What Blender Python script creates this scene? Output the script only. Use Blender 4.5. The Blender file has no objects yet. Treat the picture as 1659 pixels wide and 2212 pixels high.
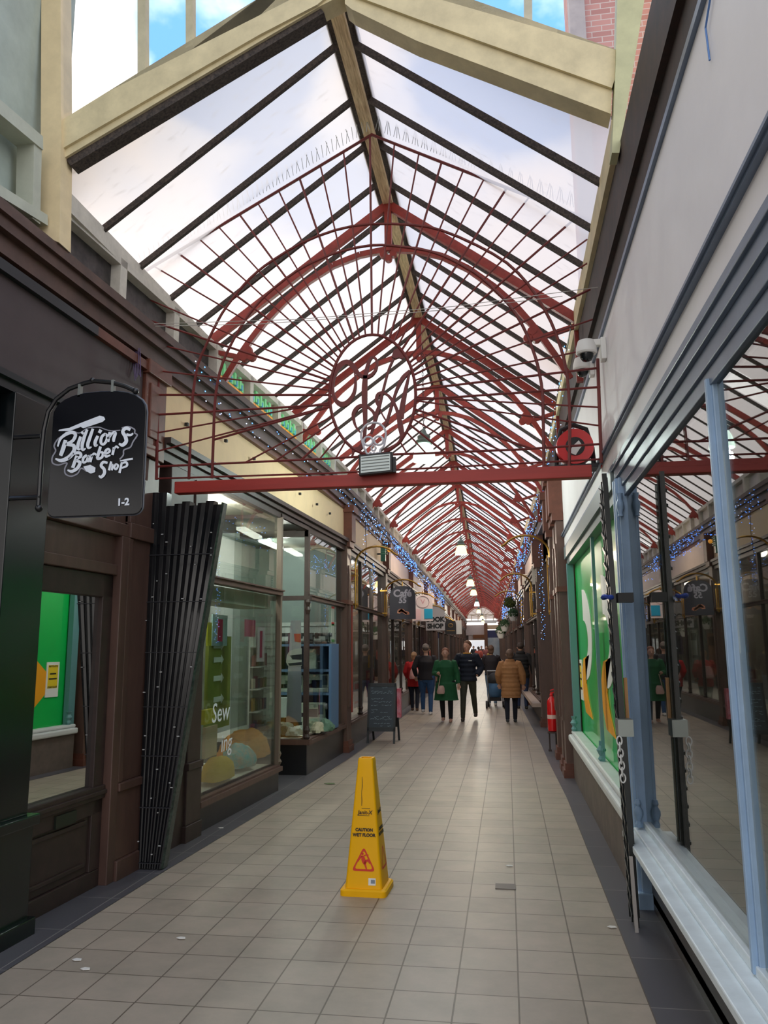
EXPO = 0.63
import bpy, bmesh, math, random
from mathutils import Vector, Matrix
random.seed(7)
R = math.radians
C = bpy.context.scene.collection
# ------------------------------------------------------------------ camera model (image 1659 x 2212)
CX, CY, F, HC = 829.5, 1106.0, 1700.0, 1.65
_d = Vector((1095-CX, -(1396-CY), -F)).normalized()
_e = Vector((2095-CX, -(1388-CY), -F))
_z = _e.cross(_d).normalized()
if _z.y < 0: _z = -_z
_x = _d.cross(_z)
ROT = Matrix((_x, _d, _z))          # cam -> world
CAMLOC = Vector((0, 0, HC))
def P(px, py, Y=None, X=None, Z=None):
    r = ROT @ Vector((px-CX, -(py-CY), -F))
    if Y is not None: t = Y/r.y
    elif X is not None: t = X/r.x
    else: t = (Z-HC)/r.z
    return CAMLOC + r*t
cam = bpy.data.objects.new('camera', bpy.data.cameras.new('camera')); C.objects.link(cam)
cam.data.sensor_fit = 'VERTICAL'; cam.data.sensor_height = 24; cam.data.sensor_width = 18
cam.data.lens = F/2212*24
cam.data.clip_start = .02; cam.data.clip_end = 500
cam.matrix_world = Matrix.Translation(CAMLOC) @ ROT.to_4x4()
bpy.context.scene.camera = cam
# ------------------------------------------------------------------ plan of the arcade: it bends gently left
def bend(y): return 0 if y < 14 else -.022*(y-14)
def XL(y): return (-2.95+.05*(y-4.5) if y < 11 else -2.625) + bend(y)
def XR(y): return .8 + bend(y)
def ML(p): return (XL(p[1])+p[0], p[1], p[2])      # (n, y, z) on the left wall, n into the walkway
def MR(p): return (XR(p[1])-p[0], p[1], p[2])
def MB_(p): return (p[0]+bend(p[1]), p[1], p[2])
END = 82.0
# ------------------------------------------------------------------ materials
def lin(c):
    return tuple((v/12.92 if v <= .04045 else ((v+.055)/1.055)**2.4) for v in [x/255 for x in c])+(1,)
_m = {}
def mat(name, rgb, rough=.6, metal=0, var=.0, scale=6, rgb2=None, emit=0, bump=0, coat=0, stretch=(1, 1, 1), spec=.5):
    if name in _m: return _m[name]
    m = bpy.data.materials.new(name); m.use_nodes = True; nt = m.node_tree; b = nt.nodes['Principled BSDF']
    b.inputs['Base Color'].default_value = lin(rgb); b.inputs['Roughness'].default_value = rough
    b.inputs['Metallic'].default_value = metal; b.inputs['Coat Weight'].default_value = coat
    b.inputs['Specular IOR Level'].default_value = spec; b.inputs['Coat Roughness'].default_value = .04
    if var or rgb2:
        tc = nt.nodes.new('ShaderNodeTexCoord'); mp = nt.nodes.new('ShaderNodeMapping'); mp.inputs['Scale'].default_value = stretch
        n = nt.nodes.new('ShaderNodeTexNoise'); n.inputs['Scale'].default_value = scale; n.inputs['Detail'].default_value = 6; n.inputs['Roughness'].default_value = .65
        nt.links.new(tc.outputs['Object'], mp.inputs['Vector']); nt.links.new(mp.outputs['Vector'], n.inputs['Vector'])
        r = nt.nodes.new('ShaderNodeValToRGB'); r.color_ramp.elements[0].position = .35; r.color_ramp.elements[1].position = .68
        c1 = lin(rgb); c2 = lin(rgb2) if rgb2 else tuple(min(1, v*(1-var)) for v in c1[:3])+(1,)
        r.color_ramp.elements[0].color = c2; r.color_ramp.elements[1].color = c1
        nt.links.new(n.outputs['Fac'], r.inputs['Fac']); nt.links.new(r.outputs['Color'], b.inputs['Base Color'])
        if bump:
            bp = nt.nodes.new('ShaderNodeBump'); bp.inputs['Strength'].default_value = bump; bp.inputs['Distance'].default_value = .01
            nt.links.new(n.outputs['Fac'], bp.inputs['Height']); nt.links.new(bp.outputs['Normal'], b.inputs['Normal'])
    if emit:
        b.inputs['Emission Color'].default_value = lin(rgb); b.inputs['Emission Strength'].default_value = emit
    _m[name] = m; return m
def glass(name, tint, refl=1.0, base=.0, rough=.0):
    """clear sheet: see-through, with a Fresnel reflection"""
    m = bpy.data.materials.new(name); m.use_nodes = True; nt = m.node_tree; nt.nodes.clear()
    o = nt.nodes.new('ShaderNodeOutputMaterial'); mx = nt.nodes.new('ShaderNodeMixShader')
    t = nt.nodes.new('ShaderNodeBsdfTransparent'); t.inputs['Color'].default_value = tint+(1,)
    g = nt.nodes.new('ShaderNodeBsdfGlossy'); g.inputs['Roughness'].default_value = rough
    ge = nt.nodes.new('ShaderNodeNewGeometry'); dt = nt.nodes.new('ShaderNodeVectorMath'); dt.operation = 'DOT_PRODUCT'
    nt.links.new(ge.outputs['True Normal'], dt.inputs[0]); nt.links.new(ge.outputs['Incoming'], dt.inputs[1])
    def mth(op, a, b):
        n = nt.nodes.new('ShaderNodeMath'); n.operation = op
        for i, v in enumerate((a, b)):
            if v is None: continue
            if isinstance(v, (int, float)): n.inputs[i].default_value = v
            else: nt.links.new(v, n.inputs[i])
        return n.outputs[0]
    om = mth('SUBTRACT', 1, mth('ABSOLUTE', dt.outputs['Value'], None)); sch = mth('MULTIPLY', mth('POWER', om, 5), refl*.95)
    mn = nt.nodes.new('ShaderNodeMath'); mn.operation = 'ADD'; mn.use_clamp = True; mn.inputs[1].default_value = base+.035*refl
    nt.links.new(sch, mn.inputs[0]); nt.links.new(mn.outputs[0], mx.inputs[0])
    nt.links.new(t.outputs[0], mx.inputs[1]); nt.links.new(g.outputs[0], mx.inputs[2]); nt.links.new(mx.outputs[0], o.inputs[0])
    _m[name] = m; return m
def sheet(name, tr, tl_col, mixf, spots=True):
    """dusty translucent roof sheet"""
    m = bpy.data.materials.new(name); m.use_nodes = True; nt = m.node_tree; nt.nodes.clear()
    o = nt.nodes.new('ShaderNodeOutputMaterial'); mx = nt.nodes.new('ShaderNodeMixShader')
    t = nt.nodes.new('ShaderNodeBsdfTransparent'); l = nt.nodes.new('ShaderNodeBsdfTranslucent')
    l.inputs['Color'].default_value = tl_col+(1,); mx.inputs[0].default_value = mixf
    t.inputs['Color'].default_value = tr+(1,)
    nt.links.new(t.outputs[0], mx.inputs[1]); nt.links.new(l.outputs[0], mx.inputs[2]); nt.links.new(mx.outputs[0], o.inputs[0])
    if spots:
        tc = nt.nodes.new('ShaderNodeTexCoord'); n = nt.nodes.new('ShaderNodeTexNoise'); n.inputs['Scale'].default_value = 22; n.inputs['Detail'].default_value = 5
        mp = nt.nodes.new('ShaderNodeMapping'); mp.inputs['Scale'].default_value = (.35, 1, .35)
        r = nt.nodes.new('ShaderNodeValToRGB'); r.color_ramp.elements[0].position = .27; r.color_ramp.elements[1].position = .42
        r.color_ramp.elements[0].color = (.22, .19, .16, 1); r.color_ramp.elements[1].color = tr+(1,)
        nt.links.new(tc.outputs['Object'], mp.inputs['Vector']); nt.links.new(mp.outputs['Vector'], n.inputs['Vector']); nt.links.new(n.outputs['Fac'], r.inputs['Fac']); nt.links.new(r.outputs['Color'], t.inputs['Color'])
    _m[name] = m; return m
# ------------------------------------------------------------------ mesh builder
class MB:
    def __init__(s, mp=None): s.v = []; s.f = []; s.i = []; s.mp = mp; s.k = 0
    def add(s, vs, fs):
        n = len(s.v); s.v += [tuple(p) for p in vs]; s.f += [[n+i for i in f] for f in fs]; s.i += [s.k]*len(fs); return s
    def box(s, x0, x1, y0, y1, z0, z1):
        return s.add([(x0,y0,z0),(x1,y0,z0),(x1,y1,z0),(x0,y1,z0),(x0,y0,z1),(x1,y0,z1),(x1,y1,z1),(x0,y1,z1)],
            [(0,3,2,1),(4,5,6,7),(0,1,5,4),(1,2,6,5),(2,3,7,6),(3,0,4,7)])
    def cbox(s, c, d): return s.box(c[0]-d[0]/2, c[0]+d[0]/2, c[1]-d[1]/2, c[1]+d[1]/2, c[2]-d[2]/2, c[2]+d[2]/2)
    def bar(s, a, b, w, h, up=(0,0,1)):
        """rectangular bar from a to b, w sideways, h along up"""
        a = Vector(a); b = Vector(b); d = (b-a).normalized(); u = Vector(up); sd = d.cross(u)
        if sd.length < 1e-4: sd = d.cross(Vector((0,1,0)))
        sd.normalize(); u = sd.cross(d); vs = []
        for p in (a, b):
            for i, j in ((-1,-1),(1,-1),(1,1),(-1,1)): vs.append(p+sd*(i*w/2)+u*(j*h/2))
        return s.add(vs, [(3,2,1,0),(4,5,6,7),(0,1,5,4),(1,2,6,5),(2,3,7,6),(3,0,4,7)])
    def tube(s, pts, r, n=8, closed=False, caps=True):
        pts = [Vector(p) for p in pts]; m = len(pts); rs = r if isinstance(r, (list, tuple)) else [r]*m
        rings = []; up = None
        for i, p in enumerate(pts):
            if closed: d = pts[(i+1) % m]-pts[i-1]
            else: d = pts[min(i+1, m-1)]-pts[max(i-1, 0)]
            d = d.normalized() if d.length > 1e-9 else Vector((0,0,1))
            if up is None: up = Vector((0,0,1)) if abs(d.z) < .9 else Vector((0,1,0))
            sd = d.cross(up)
            if sd.length < 1e-4: sd = d.cross(Vector((1,0,0)))
            sd.normalize(); up = sd.cross(d).normalized()
            rings.append([p+(sd*math.cos(2*math.pi*k/n)+up*math.sin(2*math.pi*k/n))*rs[i] for k in range(n)])
        vs = [q for rg in rings for q in rg]; fs = []
        for i in range(m if closed else m-1):
            a = i*n; b = ((i+1) % m)*n
            for k in range(n): fs.append((a+k, a+(k+1) % n, b+(k+1) % n, b+k))
        if caps and not closed: fs += [tuple(reversed(range(n))), tuple(range((m-1)*n, m*n))]
        return s.add(vs, fs)
    def lathe(s, prof, c=(0,0,0), n=16, axis='z'):
        vs = []; fs = []; m = len(prof)
        for r, h in prof:
            for k in range(n):
                a = 2*math.pi*k/n; u, w = r*math.cos(a), r*math.sin(a)
                vs.append((c[0]+u, c[1]+w, c[2]+h) if axis == 'z' else ((c[0]+u, c[1]+h, c[2]+w) if axis == 'y' else (c[0]+h, c[1]+u, c[2]+w)))
        for i in range(m-1):
            for k in range(n): fs.append((i*n+k, i*n+(k+1) % n, (i+1)*n+(k+1) % n, (i+1)*n+k))
        fs += [tuple(reversed(range(n))), tuple(range((m-1)*n, m*n))]
        return s.add(vs, fs)
    def ball(s, c, r, n=10, m=7, sc=(1,1,1)):
        prof = [(r*math.sin(math.pi*(i+.02)/(m-1+.04)), -r*math.cos(math.pi*(i+.02)/(m-1+.04))) for i in range(m)]
        k = len(s.v); s.lathe(prof, (0,0,0), n)
        s.v[k:] = [(c[0]+p[0]*sc[0], c[1]+p[1]*sc[1], c[2]+p[2]*sc[2]) for p in s.v[k:]]
        return s
    def loft(s, rings, n=20):
        """rings of (cx, cy, z, rx, ry)"""
        vs = []; fs = []; m = len(rings)
        for cx, cy, z, rx, ry in rings:
            for k in range(n):
                a = 2*math.pi*k/n; vs.append((cx+rx*math.cos(a), cy+ry*math.sin(a), z))
        for i in range(m-1):
            for k in range(n): fs.append((i*n+k, i*n+(k+1) % n, (i+1)*n+(k+1) % n, (i+1)*n+k))
        fs += [tuple(reversed(range(n))), tuple(range((m-1)*n, m*n))]
        return s.add(vs, fs)
    def prism(s, poly, off):
        """poly: 3-D points of one face; off: extrusion vector"""
        n = len(poly); o = Vector(off); a = [Vector(p) for p in poly]; b = [p+o for p in a]
        return s.add(a+b, [tuple(range(n)), tuple(range(2*n-1, n-1, -1))]+[((i+1) % n, i, n+i, n+(i+1) % n) for i in range(n)])
    def ribbon(s, pts, fn, w, th):
        """flat stroke with varying width: pts (u, v, width) mapped by fn(u, v) -> 3-D; w scales widths, th thickness vector"""
        # smooth with Catmull-Rom
        q = []
        for i in range(len(pts)-1):
            p0 = pts[max(i-1,0)]; p1 = pts[i]; p2 = pts[i+1]; p3 = pts[min(i+2, len(pts)-1)]
            for k in range(4):
                t = k/4; q.append(tuple(.5*((2*p1[j])+(-p0[j]+p2[j])*t+(2*p0[j]-5*p1[j]+4*p2[j]-p3[j])*t*t+(-p0[j]+3*p1[j]-3*p2[j]+p3[j])*t**3) for j in range(3)))
        q.append(pts[-1]); L = []; Rr = []
        for i, p in enumerate(q):
            a = q[max(i-1,0)]; b = q[min(i+1, len(q)-1)]; dx, dy = b[0]-a[0], b[1]-a[1]; l = math.hypot(dx, dy) or 1
            h = p[2]*w/2; L.append(Vector(fn(p[0]-dy/l*h, p[1]+dx/l*h))); Rr.append(Vector(fn(p[0]+dy/l*h, p[1]-dx/l*h)))
        o = Vector(th); n = len(q); vs = L+Rr+[p+o for p in L]+[p+o for p in Rr]; fs = []
        for i in range(n-1):
            fs += [(i, i+1, n+i+1, n+i), (2*n+i+1, 2*n+i, 3*n+i, 3*n+i+1), (i+1, i, 2*n+i, 2*n+i+1), (n+i, n+i+1, 3*n+i+1, 3*n+i)]
        fs += [(0, n, 3*n, 2*n), (n-1, 3*n-1, 4*n-1, 2*n-1)]
        return s.add(vs, fs)
    def mesh(s, name, mats, off=(0,0,0), smooth=False, ang=35):
        vs = [s.mp(p) for p in s.v] if s.mp else s.v
        o = Vector(off); me = bpy.data.meshes.new(name); me.from_pydata([Vector(p)-o for p in vs], [], s.f)
        for m in (mats if isinstance(mats, (list, tuple)) else [mats]): me.materials.append(m)
        me.polygons.foreach_set('material_index', s.i)
        bm = bmesh.new(); bm.from_mesh(me); bmesh.ops.recalc_face_normals(bm, faces=bm.faces)
        if smooth:
            for f in bm.faces: f.smooth = True
            for e in bm.edges:
                if len(e.link_faces) == 2 and e.calc_face_angle(0) > R(ang): e.smooth = False
        bm.to_mesh(me); bm.free(); return me
def wloc(o):
    p = Vector((0,0,0))
    while o: p += o.location; o = o.parent
    return p
def part(name, mb, m, parent, smooth=False, label=None, stuff=False, bevel=0):
    o = bpy.data.objects.new(name, mb.mesh(name, m, wloc(parent), smooth)); C.objects.link(o); o.parent = parent
    if label: o['label'] = label
    if stuff: o['kind'] = 'stuff'
    if bevel: bv(o, bevel)
    return o
def bv(o, w):
    b = o.modifiers.new('bevel', 'BEVEL'); b.width = w; b.segments = 2; b.limit_method = 'ANGLE'; b.angle_limit = R(40)
def base_of(mb):
    vs = [mb.mp(p) for p in mb.v] if mb.mp else mb.v
    xs, ys, zs = zip(*vs); return Vector(((min(xs)+max(xs))/2, (min(ys)+max(ys))/2, min(zs)))
def tag(o, label, cat, group=None, kind=None):
    o['label'] = label; o['category'] = cat
    if group: o['group'] = group
    if kind: o['kind'] = kind
    return o
def solo(name, mb, m, label, cat, group=None, smooth=False, kind=None, bevel=0):
    b = base_of(mb); o = bpy.data.objects.new(name, mb.mesh(name, m, b, smooth)); C.objects.link(o); o.location = b
    if bevel: bv(o, bevel)
    return tag(o, label, cat, group, kind)
def struct(name, mb, m, label=None, cat=None, parent=None, smooth=False):
    if parent: return part(name, mb, m, parent, smooth)
    b = base_of(mb); o = bpy.data.objects.new(name, mb.mesh(name, m, b, smooth)); C.objects.link(o); o.location = b; o['kind'] = 'structure'
    if label: o['label'] = label; o['category'] = cat
    return o
def thing(name, label, cat, loc, group=None, kind=None):
    o = bpy.data.objects.new(name, None); C.objects.link(o); o.location = loc; o.empty_display_size = .1
    return tag(o, label, cat, group, kind)
def dup(r, loc, label=None, rz=None):
    n = r.copy(); C.objects.link(n); n.location = loc
    if rz is not None: n.rotation_euler.z = rz
    if label: n['label'] = label
    for ch in list(r.children):
        c = ch.copy(); C.objects.link(c); c.parent = n
        for g in list(ch.children):
            d = g.copy(); C.objects.link(d); d.parent = c
    return n
def text(body, size, m, mx, parent, name='lettering', shear=0, off=0, ext=.002, align='CENTER', spacing=1, depth_label=None):
    cu = bpy.data.curves.new('t', 'FONT'); cu.body = body; cu.size = size; cu.shear = shear; cu.offset = off; cu.extrude = ext
    cu.align_x = align; cu.align_y = 'CENTER'; cu.space_character = spacing; cu.resolution_u = 3
    t = bpy.data.objects.new('t', cu); C.objects.link(t)
    me = bpy.data.meshes.new_from_object(t.evaluated_get(bpy.context.evaluated_depsgraph_get()))
    bpy.data.objects.remove(t); bpy.data.curves.remove(cu)
    if parent is not None: me.transform(Matrix.Translation(-wloc(parent)) @ mx)
    else: me.transform(mx)
    me.materials.clear(); me.materials.append(m)
    o = bpy.data.objects.new(name, me); C.objects.link(o); o.parent = parent
    if depth_label: o['label'] = depth_label
    return o
def frame(o, xd, yd):
    """matrix with local x along xd and local y along yd at o"""
    x = Vector(xd).normalized(); y = Vector(yd); z = x.cross(y).normalized(); y = z.cross(x)
    return Matrix.Translation(Vector(o)) @ Matrix((x, y, z)).transposed().to_4x4()
# ------------------------------------------------------------------ materials used
BROWN = mat('brown_paint', (98,72,62), .42, var=.3, scale=9, stretch=(1,1,.25))
BROWN2 = mat('dark_brown_paint', (64,48,43), .5, var=.35, scale=8)
BROWN3 = mat('reddish_brown_paint', (112,64,48), .45, var=.35, scale=7)
BLACK = mat('black_gloss_paint', (16,22,24), .22, var=.3)
FASC = mat('plum_brown_fascia', (66,54,54), .55, var=.15)
CREAMF = mat('cream_fascia', (246,216,170), .7, var=.1, scale=3)
PINKF = mat('pale_pink_fascia', (222,200,186), .7, var=.1, scale=3)
CREAM = mat('aged_cream_paint', (222,206,164), .65, var=.25, scale=5, bump=.15)
WHITEP = mat('aged_white_paint', (214,208,196), .65, var=.22, scale=8, bump=.1)
PALEG = mat('pale_green_plaster', (176,186,174), .8, var=.2, scale=4)
RED = mat('oxide_red_paint', (164,58,46), .5, var=.35, scale=14)
REDD = mat('deep_red_paint', (120,44,40), .55, var=.3, scale=10)
REDW = mat('red_wood', (176,52,42), .5, var=.25, scale=12, stretch=(.1,1,1))
BAR = mat('dirty_glazing_bar', (84,72,64), .8, rgb2=(36,30,28), scale=60)
RIDGE = mat('weathered_timber', (246,222,178), .8, rgb2=(186,158,118), scale=10, stretch=(6,.5,6))
GREYP = mat('pale_grey_panel', (234,230,232), .5, var=.06, scale=2)
BLUEG = mat('blue_grey_paint', (158,186,216), .4, var=.15, scale=6)
BLUED = mat('dark_blue_grey', (108,124,146), .35, var=.2, scale=6)
SILLW = mat('pale_blue_white_sill', (232,242,246), .45, var=.12, scale=9)
DARK = mat('dark_interior', (40,38,38), .9)
RISER = mat('dark_stall_riser', (50,47,46), .35, var=.3, scale=5)
RISERB = mat('black_stall_riser', (24,25,28), .3, var=.3)
STONE = mat('grey_brown_riser', (112,98,90), .6, var=.3, scale=6)
BRASS = mat('brass', (196,150,76), .3, metal=1, var=.2)
STEEL = mat('galvanised_steel', (150,156,152), .4, metal=.8)
BLK = mat('matt_black', (20,20,22), .5)
WHITE = mat('white', (232,232,228), .5)
GLS = glass('shop_glass', (.84,.88,.86), 1.0, .065)
GLSR = glass('dark_shop_glass', (.7,.73,.7), .95, .13)
MIR = glass('mirrored_glass', (.25,.25,.25), .4, .72)
SHEET = sheet('dusty_roof_sheet', (.40,.358,.33), (.92,.85,.8), .6)
SHEETG = sheet('grey_roof_sheet', (.42,.41,.4), (.8,.78,.76), .5)
SHEETC = sheet('clear_roof_pane', (.97,.98,1), (.9,.9,.9), .03, False)
CLEAR = glass('clear_glazing', (.97,.98,1), .6, .0)
DKGL = mat('dirty_dark_glass', (72,66,64), .35, rgb2=(34,32,32), scale=14)
PKGL = mat('frosted_clerestory_glass', (214,206,200), .3, var=.2, scale=9)
# ------------------------------------------------------------------ world: blue sky, broken bright cloud
w = bpy.data.worlds.new('sky'); bpy.context.scene.world = w; w.use_nodes = True; nt = w.node_tree; nt.nodes.clear()
o = nt.nodes.new('ShaderNodeOutputWorld'); bg = nt.nodes.new('ShaderNodeBackground'); tc = nt.nodes.new('ShaderNodeTexCoord')
n = nt.nodes.new('ShaderNodeTexNoise'); n.inputs['Scale'].default_value = 2.3; n.inputs['Detail'].default_value = 7; n.inputs['Roughness'].default_value = .52
mp = nt.nodes.new('ShaderNodeMapping'); mp.inputs['Location'].default_value = (1.3, .4, .2); mp.inputs['Scale'].default_value = (1,1,1.5)
sx = nt.nodes.new('ShaderNodeSeparateXYZ'); ma = nt.nodes.new('ShaderNodeMath'); ma.operation = 'MULTIPLY_ADD'; ma.inputs[1].default_value = -.13
r = nt.nodes.new('ShaderNodeValToRGB'); r.color_ramp.elements[0].position = .40; r.color_ramp.elements[1].position = .56
r.color_ramp.elements[0].color = (.15,.36,.78,1); r.color_ramp.elements[1].color = (1.0,.95,.9,1)
e = r.color_ramp.elements.new(.46); e.color = (.66,.76,.93,1)
mz = nt.nodes.new('ShaderNodeMix'); mz.data_type = 'RGBA'; mg = nt.nodes.new('ShaderNodeMath'); mg.operation = 'LESS_THAN'; mg.inputs[1].default_value = -.01
for a, b in ((tc.outputs['Generated'], mp.inputs[0]), (mp.outputs[0], n.inputs['Vector']), (tc.outputs['Generated'], sx.inputs[0]), (sx.outputs[0], ma.inputs[0]), (n.outputs['Fac'], ma.inputs[2]),
             (ma.outputs[0], r.inputs[0]), (sx.outputs[2], mg.inputs[0]), (mg.outputs[0], mz.inputs['Factor']), (r.outputs[0], mz.inputs['A']), (mz.outputs['Result'], bg.inputs[0]), (bg.outputs[0], o.inputs[0])): nt.links.new(a, b)
zb = nt.nodes.new('ShaderNodeMath'); zb.operation = 'MULTIPLY_ADD'; zb.inputs[1].default_value = -.22; nt.links.new(sx.outputs[2], zb.inputs[0]); nt.links.new(ma.outputs[0], zb.inputs[2]); zc = nt.nodes.new('ShaderNodeMath'); zc.operation = 'ADD'; zc.inputs[1].default_value = .16; nt.links.new(zb.outputs[0], zc.inputs[0]); nt.links.new(zc.outputs[0], r.inputs[0])
mz.inputs['B'].default_value = (.3,.28,.26,1)
bg.inputs[1].default_value = 1.35
for (px_, py_), wd in (((1165,10),.984),((490,10),.99)):
    dv = (ROT @ Vector((px_-CX, -(py_-CY), -F))).normalized(); dn = nt.nodes.new('ShaderNodeVectorMath'); dn.operation = 'DOT_PRODUCT'; dn.inputs[1].default_value = dv; nt.links.new(tc.outputs['Generated'], dn.inputs[0])
    mr = nt.nodes.new('ShaderNodeMapRange'); mr.interpolation_type = 'SMOOTHSTEP'; mr.inputs['From Min'].default_value = wd; mr.inputs['From Max'].default_value = 1-(1-wd)*.35; mr.inputs['To Max'].default_value = -.19; nt.links.new(dn.outputs['Value'], mr.inputs['Value'])
    ad = nt.nodes.new('ShaderNodeMath'); nt.links.new(mr.outputs[0], ad.inputs[0]); nt.links.new(r.inputs[0].links[0].from_socket, ad.inputs[1]); nt.links.new(ad.outputs[0], r.inputs[0])
# ------------------------------------------------------------------ floor
def floor_mat():
    m = bpy.data.materials.new('floor_tiles'); m.use_nodes = True; nt = m.node_tree; b = nt.nodes['Principled BSDF']
    tc = nt.nodes.new('ShaderNodeNewGeometry')
    mp = nt.nodes.new('ShaderNodeMapping'); mp.inputs['Location'].default_value = (0, .06, 0)
    nt.links.new(tc.outputs['Position'], mp.inputs[0])
    br = nt.nodes.new('ShaderNodeTexBrick'); br.offset = 0; br.squash = 1
    for k, v in (('Scale', 1), ('Brick Width', .3), ('Row Height', .3), ('Mortar Size', .0045), ('Mortar Smooth', .2), ('Bias', 0)): br.inputs[k].default_value = v
    br.inputs['Color1'].default_value = lin((178,167,152)); br.inputs['Color2'].default_value = lin((166,155,141)); br.inputs['Mortar'].default_value = lin((112,102,90))
    nt.links.new(mp.outputs[0], br.inputs['Vector'])
    n = nt.nodes.new('ShaderNodeTexNoise'); n.inputs['Scale'].default_value = 3.2; n.inputs['Detail'].default_value = 9; n.inputs['Roughness'].default_value = .7
    nt.links.new(tc.outputs['Position'], n.inputs['Vector'])
    r = nt.nodes.new('ShaderNodeValToRGB'); r.color_ramp.elements[0].position = .3; r.color_ramp.elements[1].position = .7
    r.color_ramp.elements[0].color = (.8,.8,.77,1); r.color_ramp.elements[1].color = (1.06,1.0,.97,1); nt.links.new(n.outputs['Fac'], r.inputs[0])
    mx = nt.nodes.new('ShaderNodeMix'); mx.data_type = 'RGBA'; mx.blend_type = 'MULTIPLY'; mx.inputs['Factor'].default_value = 1
    nt.links.new(br.outputs['Color'], mx.inputs['A']); nt.links.new(r.outputs[0], mx.inputs['B'])
    nt.links.new(mx.outputs['Result'], b.inputs['Base Color']); b.inputs['Roughness'].default_value = .42; b.inputs['Specular IOR Level'].default_value = .35
    bp = nt.nodes.new('ShaderNodeBump'); bp.inputs['Strength'].default_value = .25; bp.inputs['Distance'].default_value = .004; bp.invert = True
    nt.links.new(br.outputs['Fac'], bp.inputs['Height']); nt.links.new(bp.outputs[0], b.inputs['Normal']); return m
def border_mat():
    m = bpy.data.materials.new('slate_border_tiles'); m.use_nodes = True; nt = m.node_tree; b = nt.nodes['Principled BSDF']
    tc = nt.nodes.new('ShaderNodeNewGeometry'); br = nt.nodes.new('ShaderNodeTexBrick'); br.offset = 0
    for k, v in (('Scale', 1), ('Brick Width', .6), ('Row Height', .6), ('Mortar Size', .004), ('Mortar Smooth', .2)): br.inputs[k].default_value = v
    br.inputs['Color1'].default_value = lin((92,90,94)); br.inputs['Color2'].default_value = lin((84,82,86)); br.inputs['Mortar'].default_value = lin((132,128,124))
    mp = nt.nodes.new('ShaderNodeMapping'); mp.inputs['Location'].default_value = (.28, .1, 0)
    nt.links.new(tc.outputs['Position'], mp.inputs[0]); nt.links.new(mp.outputs[0], br.inputs['Vector']); nt.links.new(br.outputs['Color'], b.inputs['Base Color'])
    b.inputs['Roughness'].default_value = .38; return m
ys = [-3, 2, 4, 6, 8, 9, 10, 12, 14]+[14+i*4 for i in range(1, 18)]
fl = MB(MB_)
for a, b in zip(ys, ys[1:]): fl.add([(-5,a,0),(3.6,a,0),(3.6,b,0),(-5,b,0)], [(0,1,2,3)])
fb = MB(MB_)
def lb(y): return -2.64 if y < 5 else (-2.64+.23*(y-5)/6 if y < 11 else -2.41)
def rb(y): return .6 if y < 9 else (.6-.08*(y-9)/4 if y < 13 else .52)
sL = MB(); sR = MB()
for a, b in zip(ys, ys[1:]):
    sL.add([(XL(a)-1.2,a,.004),(lb(a)+bend(a),a,.004),(lb(b)+bend(b),b,.004),(XL(b)-1.2,b,.004)], [(0,1,2,3)])
    sR.add([(rb(a)+bend(a),a,.004),(XR(a)+.45,a,.004),(XR(b)+.45,b,.004),(rb(b)+bend(b),b,.004)], [(0,1,2,3)])
flo = struct('floor', fl, floor_mat(), 'beige square tiled arcade floor', 'floor'); bm_ = border_mat()
struct('border_tiles', sL, bm_, parent=flo); struct('border_tiles', sR, bm_, parent=flo)
# small drain plate and litter flecks
dp = P(1092,1916,Z=0); solo('drain_cover', MB().box(dp.x-.07,dp.x+.07,dp.y-.06,dp.y+.06,.0,.006), mat('drain_grey',(104,94,86),.5), 'small grey metal cover plate set in the beige floor tiles', 'drain cover')
for i, (px, py, lab) in enumerate(((166,2076,'flattened white litter scrap on the floor at lower left'), (184,2096,'tiny white litter scrap nearest the lower left corner'), (391,2049-20,'white litter scrap on open floor left of the yellow cone'), (1322,2005,'white paper sliver on tiles beside the right dark border'), (1100,1872,'white crumb of litter right of the yellow cone'), (477,1790,'white litter scrap by the left shop base'), (712,1694,'green leaf scrap on the tiles behind the yellow cone'))):
    q = P(px, py, Z=0); s = .028 if i < 6 else .07
    solo('litter_scrap', MB().prism([(q.x-s,q.y,.005),(q.x-.2*s,q.y-.5*s,.005),(q.x+s,q.y-.2*s,.005),(q.x+.7*s,q.y+.5*s,.005),(q.x-.4*s,q.y+.6*s,.005)], (0,0,.004)), mat('litter_white',(225,222,215),.7) if i < 6 else mat('leaf_green',(110,128,84),.7), lab, 'litter', 'scraps of litter on the floor')
# ------------------------------------------------------------------ roof: sheets, glazing bars, ridge, plates
RX, RZ, PZ = -1.04, 6.12, 4.74
PLX, PRX = -2.92, .76
ceil = thing('ceiling', 'pitched glazed arcade roof of translucent sheets', 'ceiling', (RX, 4.5, PZ), kind='structure')
y = 4.5; k = 0; bars = []
YB = []
while y < END: YB.append(y); y += .607
YB.append(END)
clearY = [12.3, 27.2, 39.5, 55]
for i, (a, b) in enumerate(zip(YB, YB[1:])):
    isclear = any(abs((a+b)/2-c) < .31 for c in clearY)
    if i % 4 == 0 or isclear or (i and any(abs((YB[i-1]+a)/2-c) < .31 for c in clearY)): seg = MB(MB_); start = i
    m_ = SHEETC if isclear else SHEET
    # narrow clear strip only part of the pane near the front
    for ex in (PLX-.05, PRX+.05): seg.add([(RX,a,RZ+.06),(ex,a,PZ+.05),(ex,b,PZ+.05),(RX,b,RZ+.06)], [(0,1,2,3)])
    nxt = i+1
    if nxt % 4 == 0 or nxt == len(YB)-1 or isclear or any(abs((YB[nxt]+YB[min(nxt+1,len(YB)-1)])/2-c) < .31 for c in clearY):
        part('glass_pane', seg, m_, ceil)
far = MB(MB_); nb = 0
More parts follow.
